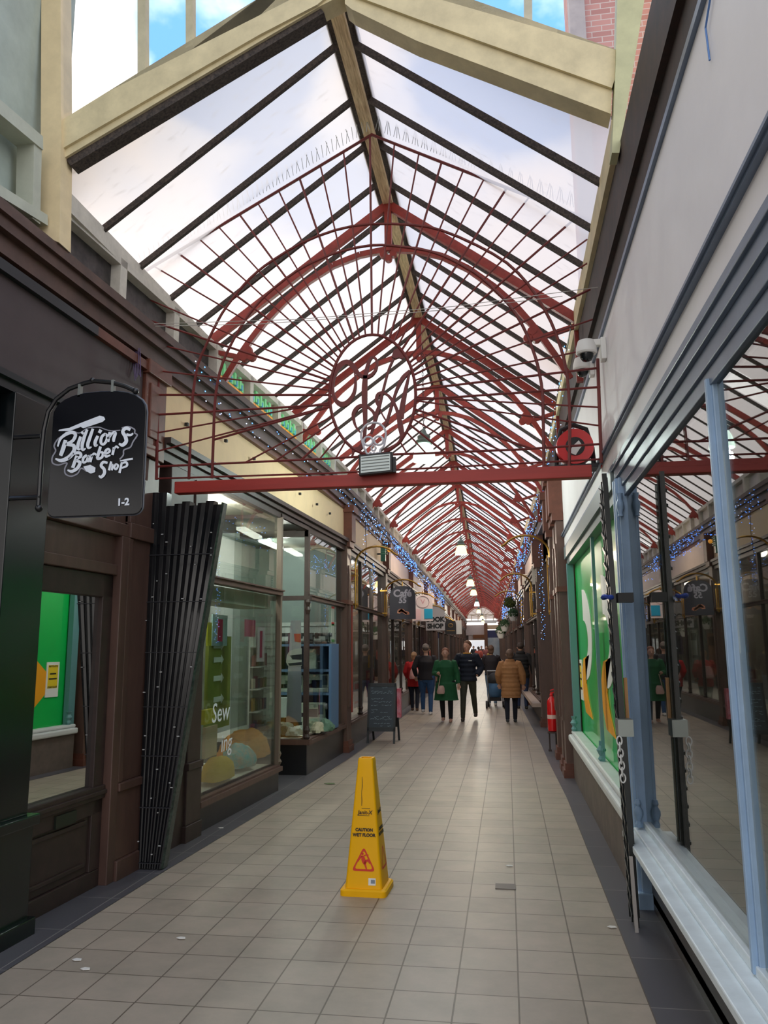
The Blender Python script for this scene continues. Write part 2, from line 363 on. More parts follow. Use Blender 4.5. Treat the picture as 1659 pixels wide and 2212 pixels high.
for i, y in enumerate(YB[1:]):
    for sx_ in (PLX, PRX):
        mb = MB(MB_) if nb < 96 else far
        d = Vector((sx_-RX, 0, PZ-RZ)).normalized(); up = Vector((0,1,0)).cross(d)
        mb.bar((RX+d.x*.1,y,RZ+.02+d.z*.1), (sx_,y,PZ+.02), .031 if y < 14 else .026, .046 if y < 14 else .03, (0,0,1))
        if nb < 96: part('glazing_bar', mb, BAR, ceil)
        nb += 1
part('glazing_bar', far, BAR, ceil, stuff=True)
rd = MB(MB_); rd2 = MB(MB_); plL = MB(MB_); plR = MB(MB_)
yy = [4.45, 8, 11, 14, 30, 50, 70, END]
for a, b in zip(yy, yy[1:]):
    rd.box(RX-.05, RX+.05, a, b, RZ-.06, RZ+.12)
    for s in (-1, 1): rd2.box(RX+s*.08-.03, RX+s*.08+.03, a, b, RZ-.01, RZ+.03)
    plL.box(PLX-.1, PLX+.03, a, b, PZ-.1, PZ+.04); plR.box(PRX-.03, PRX+.1, a, b, PZ-.16, PZ+.04)
struct('trim_1', rd, RIDGE, 'weathered timber ridge beam along the roof top', 'ridge beam')
struct('trim_2', rd2, BAR, 'dark edge strips beside the timber ridge beam', 'trim')
struct('trim_3', plL, WHITEP, 'pale roof plate along the left eaves', 'trim'); struct('trim_4', plR, CREAM, 'pale roof plate along the right eaves', 'trim')
# ------------------------------------------------------------------ red roof trusses
TY0, TS = 7.25, 2.83
HWL, HWR = RX-PLX, PRX-RX
def truss(loc, label):
    t = thing('roof_truss', label, 'roof truss', loc, 'red arched roof trusses')
    o = Vector(loc)
    def arch(s, hw):
        k = hw/1.83
        pts = [(-s*-1*0,0)]
        return [(s*x*k, z) for x, z in ((1.74,4.12),(1.64,4.3),(1.52,4.5),(1.4,4.68),(1.25,4.88),(1.05,5.09),(.8,5.3),(.55,5.45),(.28,5.54),(0,5.575))]
    for s, hw in ((-1,HWL),(1,HWR)):
        mb = MB()
        d = Vector((s*hw,0,PZ-RZ)).normalized()
        mb.bar(o+Vector((0,0,RZ-.06)), o+Vector((s*hw,0,PZ-.04)), .05, .085)
        part('rafter', mb, RED, t)
        mb = MB(); q = arch(s, hw)
        for (x0,z0),(x1,z1) in zip(q, q[1:]): mb.bar(o+Vector((x0,0,z0)), o+Vector((x1,0,z1)), .045, .06)
        part('arched_rib', mb, RED, t)
        mb = MB(); mb.bar(o+Vector((s*hw,0,PZ-.1)), o+Vector((s*hw*.79,0,4.53)), .04, .045); mb.box(o.x+s*hw-.03, o.x+s*hw+.03, o.y-.03, o.y+.03, 4.08, PZ-.06)
        brk = part('bracket', mb, RED, t)
        mb = MB()
        for a in (90, 210, 330): mb.lathe([(.045,-.03),(.05,0),(.045,.03)], (o.x+s*(hw*.765)+.045*math.cos(R(a)), o.y, 4.56+.045*math.sin(R(a))), 10, 'y')
        part('rosette', mb, RED, brk, True)
    kp = part('king_post', MB().box(o.x-.035,o.x+.035,o.y-.03,o.y+.03,5.55,RZ-.06), RED, t)
    mb = MB()
    for x, z in ((-.05,5.52),(.05,5.52),(0,5.475)): mb.lathe([(.035,-.03),(.04,0),(.035,.03)], (o.x+x,o.y,z), 10, 'y')
    part('pendant_trefoil', mb, RED, kp, True)
    return t
ORD = ['first','second','third','fourth','fifth','sixth','seventh','eighth','ninth','tenth','eleventh','twelfth','thirteenth','fourteenth','fifteenth','sixteenth','seventeenth','eighteenth','nineteenth','twentieth','twenty-first','twenty-second','twenty-third','twenty-fourth','twenty-fifth','twenty-sixth','twenty-seventh']
ty = TY0; k = 0; T0 = None
while ty < END-1:
    lab = f'{ORD[k]} red arched iron roof truss behind the monogram screen'
    loc = (RX+bend(ty), ty, 0)
    if T0 is None: T0 = truss(loc, lab)
    else: dup(T0, loc, lab)
    ty += TS; k += 1
# ------------------------------------------------------------------ walls, cornices, clerestory
wl = MB(ML); wr = MB(MR); cl = MB(ML); cr = MB(MR); cl2 = MB(ML); cr2 = MB(MR); shl = MB(ML); shr = MB(MR)
yy = [-2, 3, 4.5, 6, 8, 9.5, 11, 12.5, 14, 20, 30, 40, 50, 60, 70, END+2]
for a, b in zip(yy, yy[1:]):
    wl.box(-1.75,-1.6,a,b,0,4.2); wr.box(-2.65,-2.5,a,b,0,4.2)
    if b <= 4.5 or True:
        cl.box(-.1,.06,a,b,4.0,4.12); cl.box(-.1,.11,a,b,4.12,4.2); cl.box(-.3,.14,a,b,4.2,4.27)
        cl2.box(-.1,.02,a,b,3.94,4.0)
    cr.box(-.1,.0,a,b,4.03,4.22); cr.box(-.1,.035,a,b,4.22,4.6); cr2.box(-.1,.012,a,b,3.99,4.03)
    shl.box(-1.75,-.28,a,b,4.14,4.2); shr.box(-2.65,-.08,a,b,4.14,4.2)
struct('wall_left', wl, mat('shop_back_wall_left',(120,112,104),.9,var=.2,scale=2), 'back wall of the shops on the left', 'wall')
struct('wall_right', wr, mat('shop_back_wall_right',(150,142,132),.9,var=.2,scale=2), 'back wall of the shops on the right', 'wall')
struct('trim_5', cl, mat('brown_cornice',(88,64,54),.45,var=.45,scale=6), 'moulded brown cornice above the left shops', 'cornice'); struct('trim_6', cl2, BROWN3, 'red brown bead under the left cornice', 'cornice')
struct('trim_7', cr, mat('dark_brown_eaves',(62,38,30),.65,rgb2=(34,24,20),scale=9), 'dark brown eaves above the right shops', 'cornice'); struct('trim_8', cr2, BLUED, 'blue grey bead above the right fascia', 'cornice')
struct('shop_roof', shl, DARK).update_tag(); struct('shop_roof', shr, DARK)
for o_ in C.objects:
    if o_.name.startswith('shop_roof'): o_.name = 'ceiling_left' if o_.location.x < -1.5 else 'ceiling_right'
# clerestory lights between the trusses
CW = WHITEP
def stained(parent, y0, y1):
    GR = mat('green_stained_glass',(120,206,140),.3,emit=.12); OR = mat('amber_stained_glass',(226,150,40),.3,emit=.12); BL = mat('blue_stained_glass',(60,150,190),.3,emit=.1)  # slight emission stands in for daylight coming through the coloured glass
    n_ = 5; w_ = (y1-y0)/n_; a = MB(ML); b = MB(ML); c = MB(ML)
    for i in range(n_):
        u = y0+i*w_
        a.box(-.05,-.03,u+.1*w_,u+.46*w_,4.47,4.6); a.box(-.05,-.03,u+.5*w_,u+.86*w_,4.45,4.55)
        b.box(-.05,-.03,u+.05*w_,u+.95*w_,4.39,4.44); c.box(-.05,-.025,u+.42*w_,u+.62*w_,4.46,4.52)
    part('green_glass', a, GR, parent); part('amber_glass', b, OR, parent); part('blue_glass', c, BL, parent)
wn = 1
edges = [4.5, TY0]+[TY0+TS*i for i in range(1, 27) if TY0+TS*i < END]
for side, M_ in (('left', ML), ('right', MR)):
    for i, (a, b) in enumerate(zip(edges, edges[1:])):
        if side == 'right' and i > 12: break
        if side == 'right' and i < 3: continue
        r_ = thing(f'window_{wn}', f'clerestory window bay {ORD[i]} along the {side} eaves', 'window', M_((0,(a+b)/2,4.27)), kind='structure'); wn += 1
        fr = MB(M_); gl = MB(M_); n_ = 3; w_ = (b-a)/n_
        for j in range(n_+(i == len(edges)-2)): fr.box(-.1,.02 if j else .03,a+j*w_-.05,a+j*w_+.05,4.27,PZ-.06)
        fr.box(-.1,.028,a,b,4.27,4.31); fr.box(-.1,.02,a,b,PZ-.12,PZ-.05)
        part('window_frame', fr, CW, r_)
        gl.box(-.07,-.06,a,b,4.3,PZ-.1)
        part('glass', gl, DKGL if i < 1 else PKGL, r_)
        if side == 'left' and i in (1, 2):
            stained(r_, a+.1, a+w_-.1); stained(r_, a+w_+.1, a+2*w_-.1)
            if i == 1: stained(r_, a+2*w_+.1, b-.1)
# ------------------------------------------------------------------ glazed gable above the walkway (far wall of the entrance hall)
GY = 4.42
g = thing('wall_gable', 'cream timber gable with clear glazing above the sloping roof', 'gable', (RX, GY, PZ), kind='structure')
def gp(px, py, y=GY): return P(px, py, Y=y)
def gprism(pts, y0, dy, m, name):
    part(name, MB().prism([gp(px,py,y0) for px, py in pts], (0,dy,0)), m, g)
gprism([(108,275),(560,-5),(640,-60),(745,-110),(745,-40),(685,10),(560,75),(132,322)], GY, .12, CREAM, 'chord')
gprism([(132,322),(560,75),(690,5),(745,-40),(745,-14),(690,14),(560,90),(140,340)], GY+.02, .14, CREAM, 'chord_board')
gprism([(140,340),(690,14),(700,27),(152,358)], GY+.04, .1, BAR, 'dark_edge')
gprism([(745,-110),(990,-12),(1345,112),(1322,190),(900,40),(770,-8),(745,-40)], GY, .12, CREAM, 'chord')
gprism([(745,-40),(770,-8),(900,40),(1322,190),(1320,246),(900,88),(760,20),(745,8)], GY+.02, .14, CREAM, 'chord_board')
gprism([(92,-700),(128,-700),(132,300),(128,524),(84,505),(88,300)], GY-.03, .14, mat('warm_cream_post',(226,204,160),.6,var=.15), 'post')
gprism([(1345,-420),(1400,-420),(1392,0),(1338,330),(1322,330),(1330,140)], GY-.03, .12, mat('greenish_cream_post',(196,194,150),.6,var=.2), 'post')
for a, b in (((296,-700,313,-700),(297,170,314,160)), ((400,-700,414,-700),(401,104,416,97)), ((1130,-700,1146,-700),(1132,46,1150,52))):
    gprism([(a[0],a[1]),(a[2],a[3]),(b[2],b[3]),(b[0],b[1])], GY+.02, .06, CREAM, 'mullion')
part('glass', MB().prism([gp(130,250), gp(130,-700), gp(1345,-700), gp(1345,112), gp(745,-60)], (0,.006,0)), CLEAR, g)
# brick building outside, beyond the glass on the right
bk = bpy.data.materials.new('outside_brick'); bk.use_nodes = True; nt = bk.node_tree; b_ = nt.nodes['Principled BSDF']
br = nt.nodes.new('ShaderNodeTexBrick'); ge = nt.nodes.new('ShaderNodeTexCoord'); mp = nt.nodes.new('ShaderNodeMapping'); mp.inputs['Rotation'].default_value = (R(90),0,0)
br.inputs['Scale'].default_value = 1; br.inputs['Brick Width'].default_value = .23; br.inputs['Row Height'].default_value = .075; br.inputs['Mortar Size'].default_value = .006
br.inputs['Color1'].default_value = lin((196,140,124)); br.inputs['Color2'].default_value = lin((176,120,104)); br.inputs['Mortar'].default_value = lin((200,180,168))
nt.links.new(ge.outputs['Object'], mp.inputs[0]); nt.links.new(mp.outputs[0], br.inputs['Vector']); nt.links.new(br.outputs['Color'], b_.inputs['Base Color']); b_.inputs['Roughness'].default_value = .9
ct = thing('brick_building', 'pink brick building standing outside beyond the right roof glazing', 'building', (2.5, 9, 4.9))
part('brick_wall', MB().box(1.05,5,8.5,9.6,4.9,15), bk, ct)
part('corner_quoins', MB().box(.98,1.16,8.42,8.6,4.9,15), mat('quoin_grey',(178,166,160),.8,var=.2), ct)
# entrance hall upper left wall with white lattice
hu = thing('wall_hall', 'pale green plastered wall of the entrance hall at upper left', 'wall', (-3.3,2,4.3), kind='structure')
part('plaster', MB().box(-3.14,-3.06,0,4.8,4.27,9), PALEG, hu)
lt = MB()
def lbar(p, q, w=.07, th=.14):
    a = P(p[0],p[1],X=-2.95); b = P(q[0],q[1],X=-2.95); lt.bar(a, b, th, w, (0,0,1) if abs(a.y-b.y) > .1 else (0,1,0))
lbar((-160,120),(72,312),.09); lbar((-160,330),(82,478),.07); lbar((64,300),(60,480),.085,.12); lbar((-60,200),(-50,440),.075,.12)
part('timber_lattice', lt, mat('greenish_white_timber',(188,190,172),.7,var=.15), hu)
# ------------------------------------------------------------------ overhead ironwork screen with monogram (stands in the plane Y = 6)
GYY = 6.0
def q6(px, py, dy=0): return P(px, py, Y=GYY+dy)
scr = thing('ironwork_screen', 'dark red wrought iron overhead screen with round monogram panel across the arcade', 'ironwork screen', q6(805,1036))
def rod(name, pts, r=.011, label=None, n=6): return part(name, MB().tube([q6(*p) for p in pts], r, n), REDD, scr, True, label)
def cat(pts, k=4):
    q = []
    for i in range(len(pts)-1):
        p0 = pts[max(i-1,0)]; p1 = pts[i]; p2 = pts[i+1]; p3 = pts[min(i+2,len(pts)-1)]
        for j in range(k):
            t = j/k; q.append(tuple(.5*((2*p1[m])+(-p0[m]+p2[m])*t+(2*p0[m]-5*p1[m]+4*p2[m]-p3[m])*t*t+(-p0[m]+3*p1[m]-3*p2[m]+p3[m])*t**3) for m in (0,1)))
    return q+[pts[-1]]
rod('top_rail', [(303,592),(803,291),(1292,483)], .0135)
rod('end_bar', [(303,592),(306,690)], .0095); rod('end_bar', [(342,815),(338,1036)], .0135)
rod('end_bar', [(1292,483),(1296,560)], .0095); rod('end_bar', [(1291,775),(1299,1000)], .0135)
rod('outer_arch', cat([(408,1035),(411,955),(414,893),(417,849),(427,789),(443,750),(460,714),(479,678),(501,647),(527,615),(556,587),(590,562),(650,526),(725,497),(800,484),(890,486),(952,497),(1030,530),(1095,568),(1140,613),(1168,655),(1191,697),(1211,750),(1222,794),(1228,842),(1231,916),(1229,1020)], 2), .0125)
rod('inner_arch', cat([(458,1033),(461,946),(464,873),(470,825),(481,784),(496,750),(512,720),(535,683),(563,649),(597,618),(640,586),(690,560),(740,542),(801,530),(848,531),(903,538),(939,546),(975,561),(1011,581),(1040,600),(1085,642),(1115,680),(1138,722),(1157,773),(1166,811),(1172,853),(1174,938),(1175,1022)], 2), .0125)
rod('rail', [(340,896),(712,874)], .0095); rod('rail', [(895,864),(1297,836)], .0095)
rod('rail', [(338,1008),(720,990),(845,982),(1123,971),(1299,959)], .0095); rod('rail', [(338,1034),(720,1022),(1298,992)], .008)
ec = (805,853); ea, eb = 93, 130
def ell(px, py):
    dx, dy = px-ec[0], py-ec[1]; t = 1/math.sqrt((dx/ea)**2+(dy/eb)**2); return (ec[0]+dx*t, ec[1]+dy*t)
part('monogram_ring', MB().tube([q6(ec[0]+ea*math.cos(a*math.pi/24), ec[1]+eb*math.sin(a*math.pi/24)) for a in range(48)],   .0125, 8, True), REDD, scr, True)
tg = [(332,575),(382,545),(430,516),(472,490),(517,463),(557,439),(602,412),(647,385),(692,358),(742,328),(799,293),
      (852,310),(905,331),(954,350),(1001,368),(1046,386),(1095,406),(1144,425),(1197,446),(1249,466),
      (1292,500),(1294,553),(1275,625),(1280,690),(1285,752),(1292,795),(1297,880),(1298,920),(1150,970),(1080,972),(1010,975),(960,977),(920,979),(880,981),
      (760,988),(725,990),(690,992),(650,994),(595,996),(530,999),(462,950),(340,975),(340,935),(340,853),(330,800),(325,740),(315,690),(305,640)]
for i, p in enumerate(tg): rod('spoke', [ell(*p), p], .0095 if i % 3 == 1 else .007)
# monogram strokes, traced in the ring
def z7(u, v): return q6(690+u*.13864, 720+v*.13864)
L1 = [(540,600,12),(558,700,26),(552,850,36),(510,980,48),(420,1085,68),(330,1100,68),(250,1040,56),(205,930,46),(190,800,56),(215,650,68),(290,530,76),(380,455,70),(465,455,68),(540,530,70),(600,620,56),(700,680,45),(800,650,42),(870,570,34),(893,480,30),(880,400,34),(830,365,28),(782,405,38),(742,520,46),(712,680,58),(700,850,74),(700,1100,70),(708,1300,58),(703,1500,45),(685,1680,46),(620,1790,60),(500,1815,40)]
L2 = [(720,1120,40),(620,1130,48),(550,1200,54),(522,1290,44),(550,1420,34),(600,1500,26),(640,1540,18)]
L3 = [(720,1120,36),(810,1190,40),(860,1270,52),(858,1360,44),(820,1440,38),(740,1480,26)]
A1 = [(1150,390,26),(1080,550,26),(1030,720,26),(990,880,30),(930,1120,44),(880,1270,56),(850,1400,38),(800,1560,24)]
A2 = [(940,1180,26),(890,1060,48),(900,960,44),(960,920,38),(1040,940,30),(1120,1020,46),(1190,1150,44),(1230,1280,58),(1260,1450,76),(1280,1600,56),(1230,1700,38),(1120,1770,34),(1000,1820,28)]
A3 = [(1410,570,36),(1300,680,56),(1220,820,44),(1160,980,34),(1110,1150,36),(1050,1350,34),(1000,1450,36)]
A4 = [(1395,610,24),(1340,850,48),(1290,1100,66),(1262,1310,74)]
A5 = [(940,1190,20),(1000,1300,22),(1070,1400,22)]
sc = (q6(800,853)-q6(801,853)).length*.13864
lm = MB()
for k_, s in enumerate((L1,L2,L3)): lm.ribbon(s, lambda u, v: z7(u, v)+Vector((0,.004*k_,0)), 1.12, (0,.03,0))
part('letter_l', lm, REDD, scr)
lm = MB()
for k_, s in enumerate((A1,A2,A3,A4,A5)): lm.ribbon(s, lambda u, v: z7(u, v)+Vector((0,.0025+.004*k_,0)), 1.12, (0,.03,0))
lm.prism([z7(*p) for p in ((1160,255),(1230,225),(1300,290),(1325,350),(1300,395),(1270,390),(1235,372),(1190,388),(1150,378),(1122,362))], (0,.03,0))
part('letter_a', lm, REDD, scr)
# bird spikes along the bar behind the top rail
sp = MB()
for i in range(70):
    f = i/69; a = Vector(q6(310,580)).lerp(Vector(q6(800,288)), f); sp.tube([a+Vector((0,-.02,.02)), a+Vector((-.03+.02*(i % 3),-.05,.12))], .0022, 4)
    a = Vector(q6(812,288)).lerp(Vector(q6(1290,476)), f); sp.tube([a+Vector((0,-.02,.02)), a+Vector((.03-.02*(i % 3),-.05,.12))], .0022, 4)
part('bird_spikes', sp, STEEL, scr, stuff=True)
# the timber beam that carries it
bl = q6(383,1053,-.05); b2 = q6(1277,1021,-.05)
solo('cross_beam', MB().box(bl.x, b2.x, GYY-.11, GYY-.02, 2.885, 2.98), REDW, 'red painted timber beam under the ironwork screen', 'beam', bevel=.006)
# floodlight on the beam
fo = P(812,1022,Y=5.86)
fl_ = thing('floodlight', 'black rectangular LED floodlight sitting on the red timber beam', 'floodlight', fo)
mb = MB(); w_, h_ = .118, .068
c = P(811,1001,Y=5.8)
def fq(u, v, d=0): return c+Vector((u, d, v+u*.06))
mb.prism([fq(-w_-.012,-h_-.012), fq(w_+.012,-h_-.012), fq(w_+.012,h_+.012), fq(-w_-.012,h_+.012)], (0,.06,.0))
part('housing', mb, BLK, fl_, bevel=.004)
mb = MB(); mb.prism([fq(-w_+.004,-h_+.004,-.004), fq(w_-.004,-h_+.004,-.004), fq(w_-.004,h_-.004,-.004), fq(-w_+.004,h_-.004,-.004)], (0,.004,0))
part('lens', mb, mat('led_panel',(190,200,196),.15,emit=.12), fl_)
mb = MB()
for i in range(5):
    v = -h_+.02+i*.024; mb.prism([fq(-w_+.01,v,-.008), fq(w_-.01,v,-.008), fq(w_-.01,v+.006,-.008), fq(-w_+.01,v+.006,-.008)], (0,.004,0))
part('led_strip', mb, mat('led_row_grey',(104,112,110),.4), fl_)
part('bracket', MB().box(c.x+w_+.012,c.x+w_+.035,c.y+.02,c.y+.06,c.z-.07,c.z+.05).box(c.x-.05,c.x+.05,c.y+.06,c.y+.12,2.98,c.z), BLK, fl_)
# outline skull made of white neon tube
sk = thing('neon_skull', 'white tube outline of a skull standing above the floodlight', 'neon sign', P(807,985,Y=5.9))
def sk7(u, v): return P(690+u*.13864, 720+v*.13864, Y=5.9)
nm = mat('pale_neon_tube',(206,204,210),.25)
def tb(name, pts, closed=True): part(name, MB().tube([sk7(*p) for p in pts], .0085, 8, closed), nm, sk, True)
tb('skull_outline', cat([(700,1800),(680,1740),(655,1640),(650,1560),(690,1470),(760,1410),(850,1392),(940,1410),(1010,1480),(1035,1570),(1020,1680),(1010,1740),(985,1780),(950,1810),(945,1850)],3)+cat([(930,1885),(900,1860),(880,1885),(850,1860),(825,1885),(795,1860),(770,1890),(740,1870),(725,1850),(720,1815)],2))
tb('eye_outline', [(760+72*math.cos(a*math.pi/8), 1680+68*math.sin(a*math.pi/8)) for a in range(16)])
tb('eye_outline', [(925+72*math.cos(a*math.pi/8), 1672+68*math.sin(a*math.pi/8)) for a in range(16)])
tb('nose_outline', [(845,1735),(880,1790),(860,1830),(830,1830),(800,1790)])
# slack wires across
for i, (pts, lab) in enumerate((([(255,702),(640,690),(980,662),(1310,618)], 'thin pale wire slung across the arcade, upper of two'), ([(270,706),(560,700),(700,690),(980,668),(1215,640)], 'thin pale wire slung across the arcade, lower of two'))):
    solo('slung_wire', MB().tube([P(x,y,Y=5.7+.02*i) for x, y in pts], .0028, 4), mat('wire_grey',(190,186,180),.5), lab, 'wire')
# ------------------------------------------------------------------ right side: near grey shop front
def shopbox(M_, side_y0, side_y1, depth, parent, wallm, floorm, z0=.3, top=3.2):
    mb = MB(M_); mb.box(-depth,-depth+.02,side_y0,side_y1,0,top); part('back_panel', mb, wallm, parent)
    mb = MB(M_); mb.box(-depth,-.06,side_y0,side_y1,z0-.05,z0); part('display_floor', mb, floorm, parent)
    mb = MB(M_); mb.box(-depth,-.06,side_y0,side_y1,top,top+.03); part('shop_ceiling', mb, wallm, parent)
fg = solo('fascia_board', MB(MR).box(-.12,.0,1.0,10.62,2.9,4.0), GREYP, 'long pale grey fascia board above the right hand shop windows', 'fascia')
mb = MB(MR); mb.box(0,.025,1.0,10.62,3.07,3.11).box(0,.04,1.0,10.62,3.085,3.1).box(0,.012,1,10.62,2.9,2.93).box(0,.02,1,10.6,3.97,4.0)
part('moulding', mb, BLUED, fg)
sf = thing('shopfront', 'blue grey empty shopfront with large panes at right foreground', 'shopfront', MR((0,3.9,0)))
mb = MB(MR); mb.box(-.1,.0,1.0,5.72,2.82,2.9).box(-.1,-.02,1.0,5.72,2.74,2.82).box(-.1,-.035,1.0,5.72,2.67,2.74).box(-.1,.015,1,10.45,2.885,2.905)
part('head_frame', mb, BLUED, sf, bevel=.004)
mb = MB(MR); mb.box(-.12,.1,1.0,5.55,.43,.47).box(-.12,.06,1.0,5.55,.39,.43).box(-.12,.03,1.0,5.55,.47,.49).box(-.12,-.03,1,5.55,.49,.53)
part('sill', mb, SILLW, sf, bevel=.006)
mb = MB(MR); mb.box(-.12,-.06,1.0,5.55,0,.39); part('stall_riser', mb, mat('dark_marble_riser',(62,54,50),.3,var=.4,scale=9), sf)
mb = MB(MR); mb.box(-.1,.0,5.53,5.72,0,2.8).box(-.03,.02,5.56,5.6,.0,2.8).box(-.03,.02,5.65,5.69,0,2.8).box(-.1,.03,5.5,5.75,0,.1)
part('corner_post', mb, BLUEG, sf, bevel=.006)
mb = MB(MR); mb.box(-.09,-.04,3.16,3.21,.5,2.7).box(-.05,-.02,3.175,3.2,.5,2.7); part('mullion', mb, BLUEG, sf, bevel=.004)
for L_ in ([(.02,.5),(.024,.52),(.014,.54),(.03,.575),(.03,.6),(.014,.63),(.022,.645),(.014,.67)], [(.02,2.52),(.014,2.54),(.026,2.58),(.026,2.61),(.014,2.64),(.022,2.68)]): part('baluster_knob', MB(MR).lathe(L_, (0,5.5,0), 12), BLUEG, sf, True)
for a, b in ((1.0,3.14),(3.22,5.53)): part('glass_pane', MB(MR).box(-.06,-.054,a,b,.5,2.76), GLSR, sf)
shopbox(MR, 1.0, 5.7, 2.4, sf, mat('empty_shop_wall',(96,92,86),.9), mat('empty_shop_floor',(150,142,126),.7,var=.15), .1, 2.9)
part('partition', MB(MR).box(-2.4,-.1,5.72,5.8,0,2.9), mat('empty_shop_wall',(96,92,86),.9), sf)
# green boarded shop front
gs = thing('shopfront', 'closed shopfront with bright green vinyl behind its panes at right', 'shopfront', MR((0,8,0)))
GRN = mat('green_vinyl',(14,190,82),.35,var=.1,scale=1.5,coat=.5)
part('vinyl_panel', MB(MR).box(-.12,-.1,5.75,10.5,.55,2.76), GRN, gs)
mb = MB(MR); mb.box(-.1,.02,5.75,10.5,2.76,2.9).box(-.1,-.01,5.75,10.5,2.68,2.76); part('head_frame', mb, mat('green_grey_frame',(110,122,122),.4), gs)
mb = MB(MR); mb.box(-.1,.07,5.76,10.52,.47,.55).box(-.1,.03,5.76,10.52,.55,.6); part('sill', mb, mat('white_sill',(218,220,218),.5,var=.1), gs, bevel=.02)
part('stall_riser', MB(MR).box(-.1,.02,5.75,10.5,0,.47), STONE, gs)
mb = MB(MR); mb.box(-.06,-.03,7.72,7.78,.6,2.7); mb.lathe([(.02,.6),(.035,.62),(.02,.65),(.045,.7),(.02,.74),(.02,.78)], (-.03,7.75,0), 10); part('mullion', mb, mat('teal_grey_frame',(96,144,146),.4), gs)
mb = MB(MR); mb.box(-.08,.0,10.36,10.5,.6,2.7); mb.lathe([(.03,.6),(.04,.63),(.025,.66),(.05,.7),(.025,.74),(.04,.78)], (.0,10.38,0), 10); part('end_post', mb, mat('teal_grey_frame',(96,144,146),.4), gs)
LW = mat('vinyl_white',(240,238,232),.4); LY = mat('vinyl_orange',(245,166,30),.4)
for i, (yc, s) in enumerate(((9.2,1.0),(7.3,.9))):
    hh = .55
    mb = MB(MR); pts = []
    for k in range(13):
        a = math.pi*(.5+k/12); pts.append((-.098, yc+.25-.75*s*math.cos(a)*-1*-1, 1.85+hh*math.sin(a)))
    arc = [(-.098, yc+.35*s+.85*s*math.cos(R(90+180*k/16)), 1.78+.52*math.sin(R(90+180*k/16))) for k in range(17)]
    inn = [(-.098, yc+.35*s+.45*s*math.cos(R(270-180*k/10)), 1.72+.22*math.sin(R(270-180*k/10))) for k in range(11)]
    mb.prism(arc+inn, (.006,0,0)); part('white_logo_half', mb, LW, gs)
    mb = MB(MR); mb.prism([(-.098,yc-.15*s,1.55),(-.098,yc+.55*s,1.5),(-.098,yc+.95*s,1.2),(-.098,yc+.55*s,.88),(-.098,yc-.15*s,.86),(-.098,yc+.2*s,1.05),(-.098,yc+.35*s,1.22),(-.098,yc+.2*s,1.36)], (.006,0,0)); part('orange_logo_half', mb, LY, gs)
n_ = solo('hazard_notice', MB(MR).box(-.097,-.085,9.95,10.22,1.0,1.48), LW, 'small white and yellow hazard striped notice on the far end of the green vinyl', 'notice')
part('yellow_field', MB(MR).box(-.085,-.083,9.98,10.19,1.12,1.44), mat('notice_yellow',(236,206,40),.5), n_)
mb = MB(MR)
for k in range(7):
    u = 9.985+k*.029
    mb.prism([(-.083,u,1.41),(-.083,u+.014,1.41),(-.083,u+.024,1.437),(-.083,u+.01,1.437)], (.002,0,0)); mb.prism([(-.083,u,1.123),(-.083,u+.014,1.123),(-.083,u+.024,1.15),(-.083,u+.01,1.15)], (.002,0,0))
mb.box(-.083,-.081,10.02,10.15,1.31,1.33).box(-.083,-.081,10.0,10.17,1.24,1.26)
part('black_print', mb, BLK, n_)
# folded trellis gate at the right, with white chain
def trellis(root_label, fold, name='folding_gate'): pass
gp0 = P(1378,2012,Z=0); gt = P(1303,1015,Y=gp0.y)
fgz = thing('folding_gate', 'folded black trellis security gate against the blue grey post at right', 'folding gate', (gp0.x,gp0.y,0))
top = Vector((gt.x+.02, gp0.y+.12, gt.z))
sd = random.Random(3)
for k in range(5):
    off = Vector((.012*(k % 2), .05*k, 0)); mb = MB(); a = Vector((gp0.x-.005,gp0.y+.0,.02+.04*(k % 2)))+off; b = top+off*.8-Vector((0,0,.02*k))
    mb.bar(a, b, .03, .02, (0,1,0)); part('slat', mb, mat('black_gate_paint',(20,26,26),.3,var=.4,scale=30), fgz)
mb = MB()
for k in range(26):
    f = .04+k*.037; p = Vector((gp0.x-.018,gp0.y,0)).lerp(top+Vector((-.018,0,0)), f); mb.bar(p+Vector((-.006,.0,-.03)), p+Vector((.0,.2,.03)), .008, .02, (0,0,1))
part('lattice_links', mb, mat('black_gate_paint',(20,26,26),.3), fgz)
part('foot', MB().bar(Vector((gp0.x-.01,gp0.y-.03,.0)), Vector((gp0.x-.02,gp0.y-.03,.42)), .02, .015, (0,1,0)), mat('worn_white_metal',(168,162,156),.6), fgz)
q = P(1337,1290,Y=gp0.y); part('bracket', MB().box(q.x+.0,.8,q.y+.04,q.y+.12,q.z-.03,q.z+.03), BLK, fgz)
q = P(1345,1572,Y=gp0.y); part('lock_plate', MB().box(q.x-.03,q.x+.06,q.y-.03,q.y+.1,q.z-.05,q.z+.05), STEEL, fgz)
tie = solo('blue_tie', MB().tube([P(1312,1290,Y=gp0.y-.02)+Vector((.03*math.cos(a*.5),.03*math.sin(a*.5),.006*math.sin(a))) for a in range(13)], .012, 6), mat('blue_tape',(40,70,160),.5), 'blue plastic tie knotted round the folded black gate', 'tie')
wst = P(1350,1510,Y=gp0.y+.1); solo('wooden_strip', MB().box(wst.x,wst.x+.02,wst.y,wst.y+.03,wst.z-.13,wst.z+.13), mat('bare_wood',(200,148,92),.6,var=.2), 'bare wooden strip fixed behind the folded black gate', 'wood strip')
chn = thing('plastic_chain', 'white plastic chain hanging on the folded black gate', 'chain', P(1343,1690,Y=gp0.y-.03))
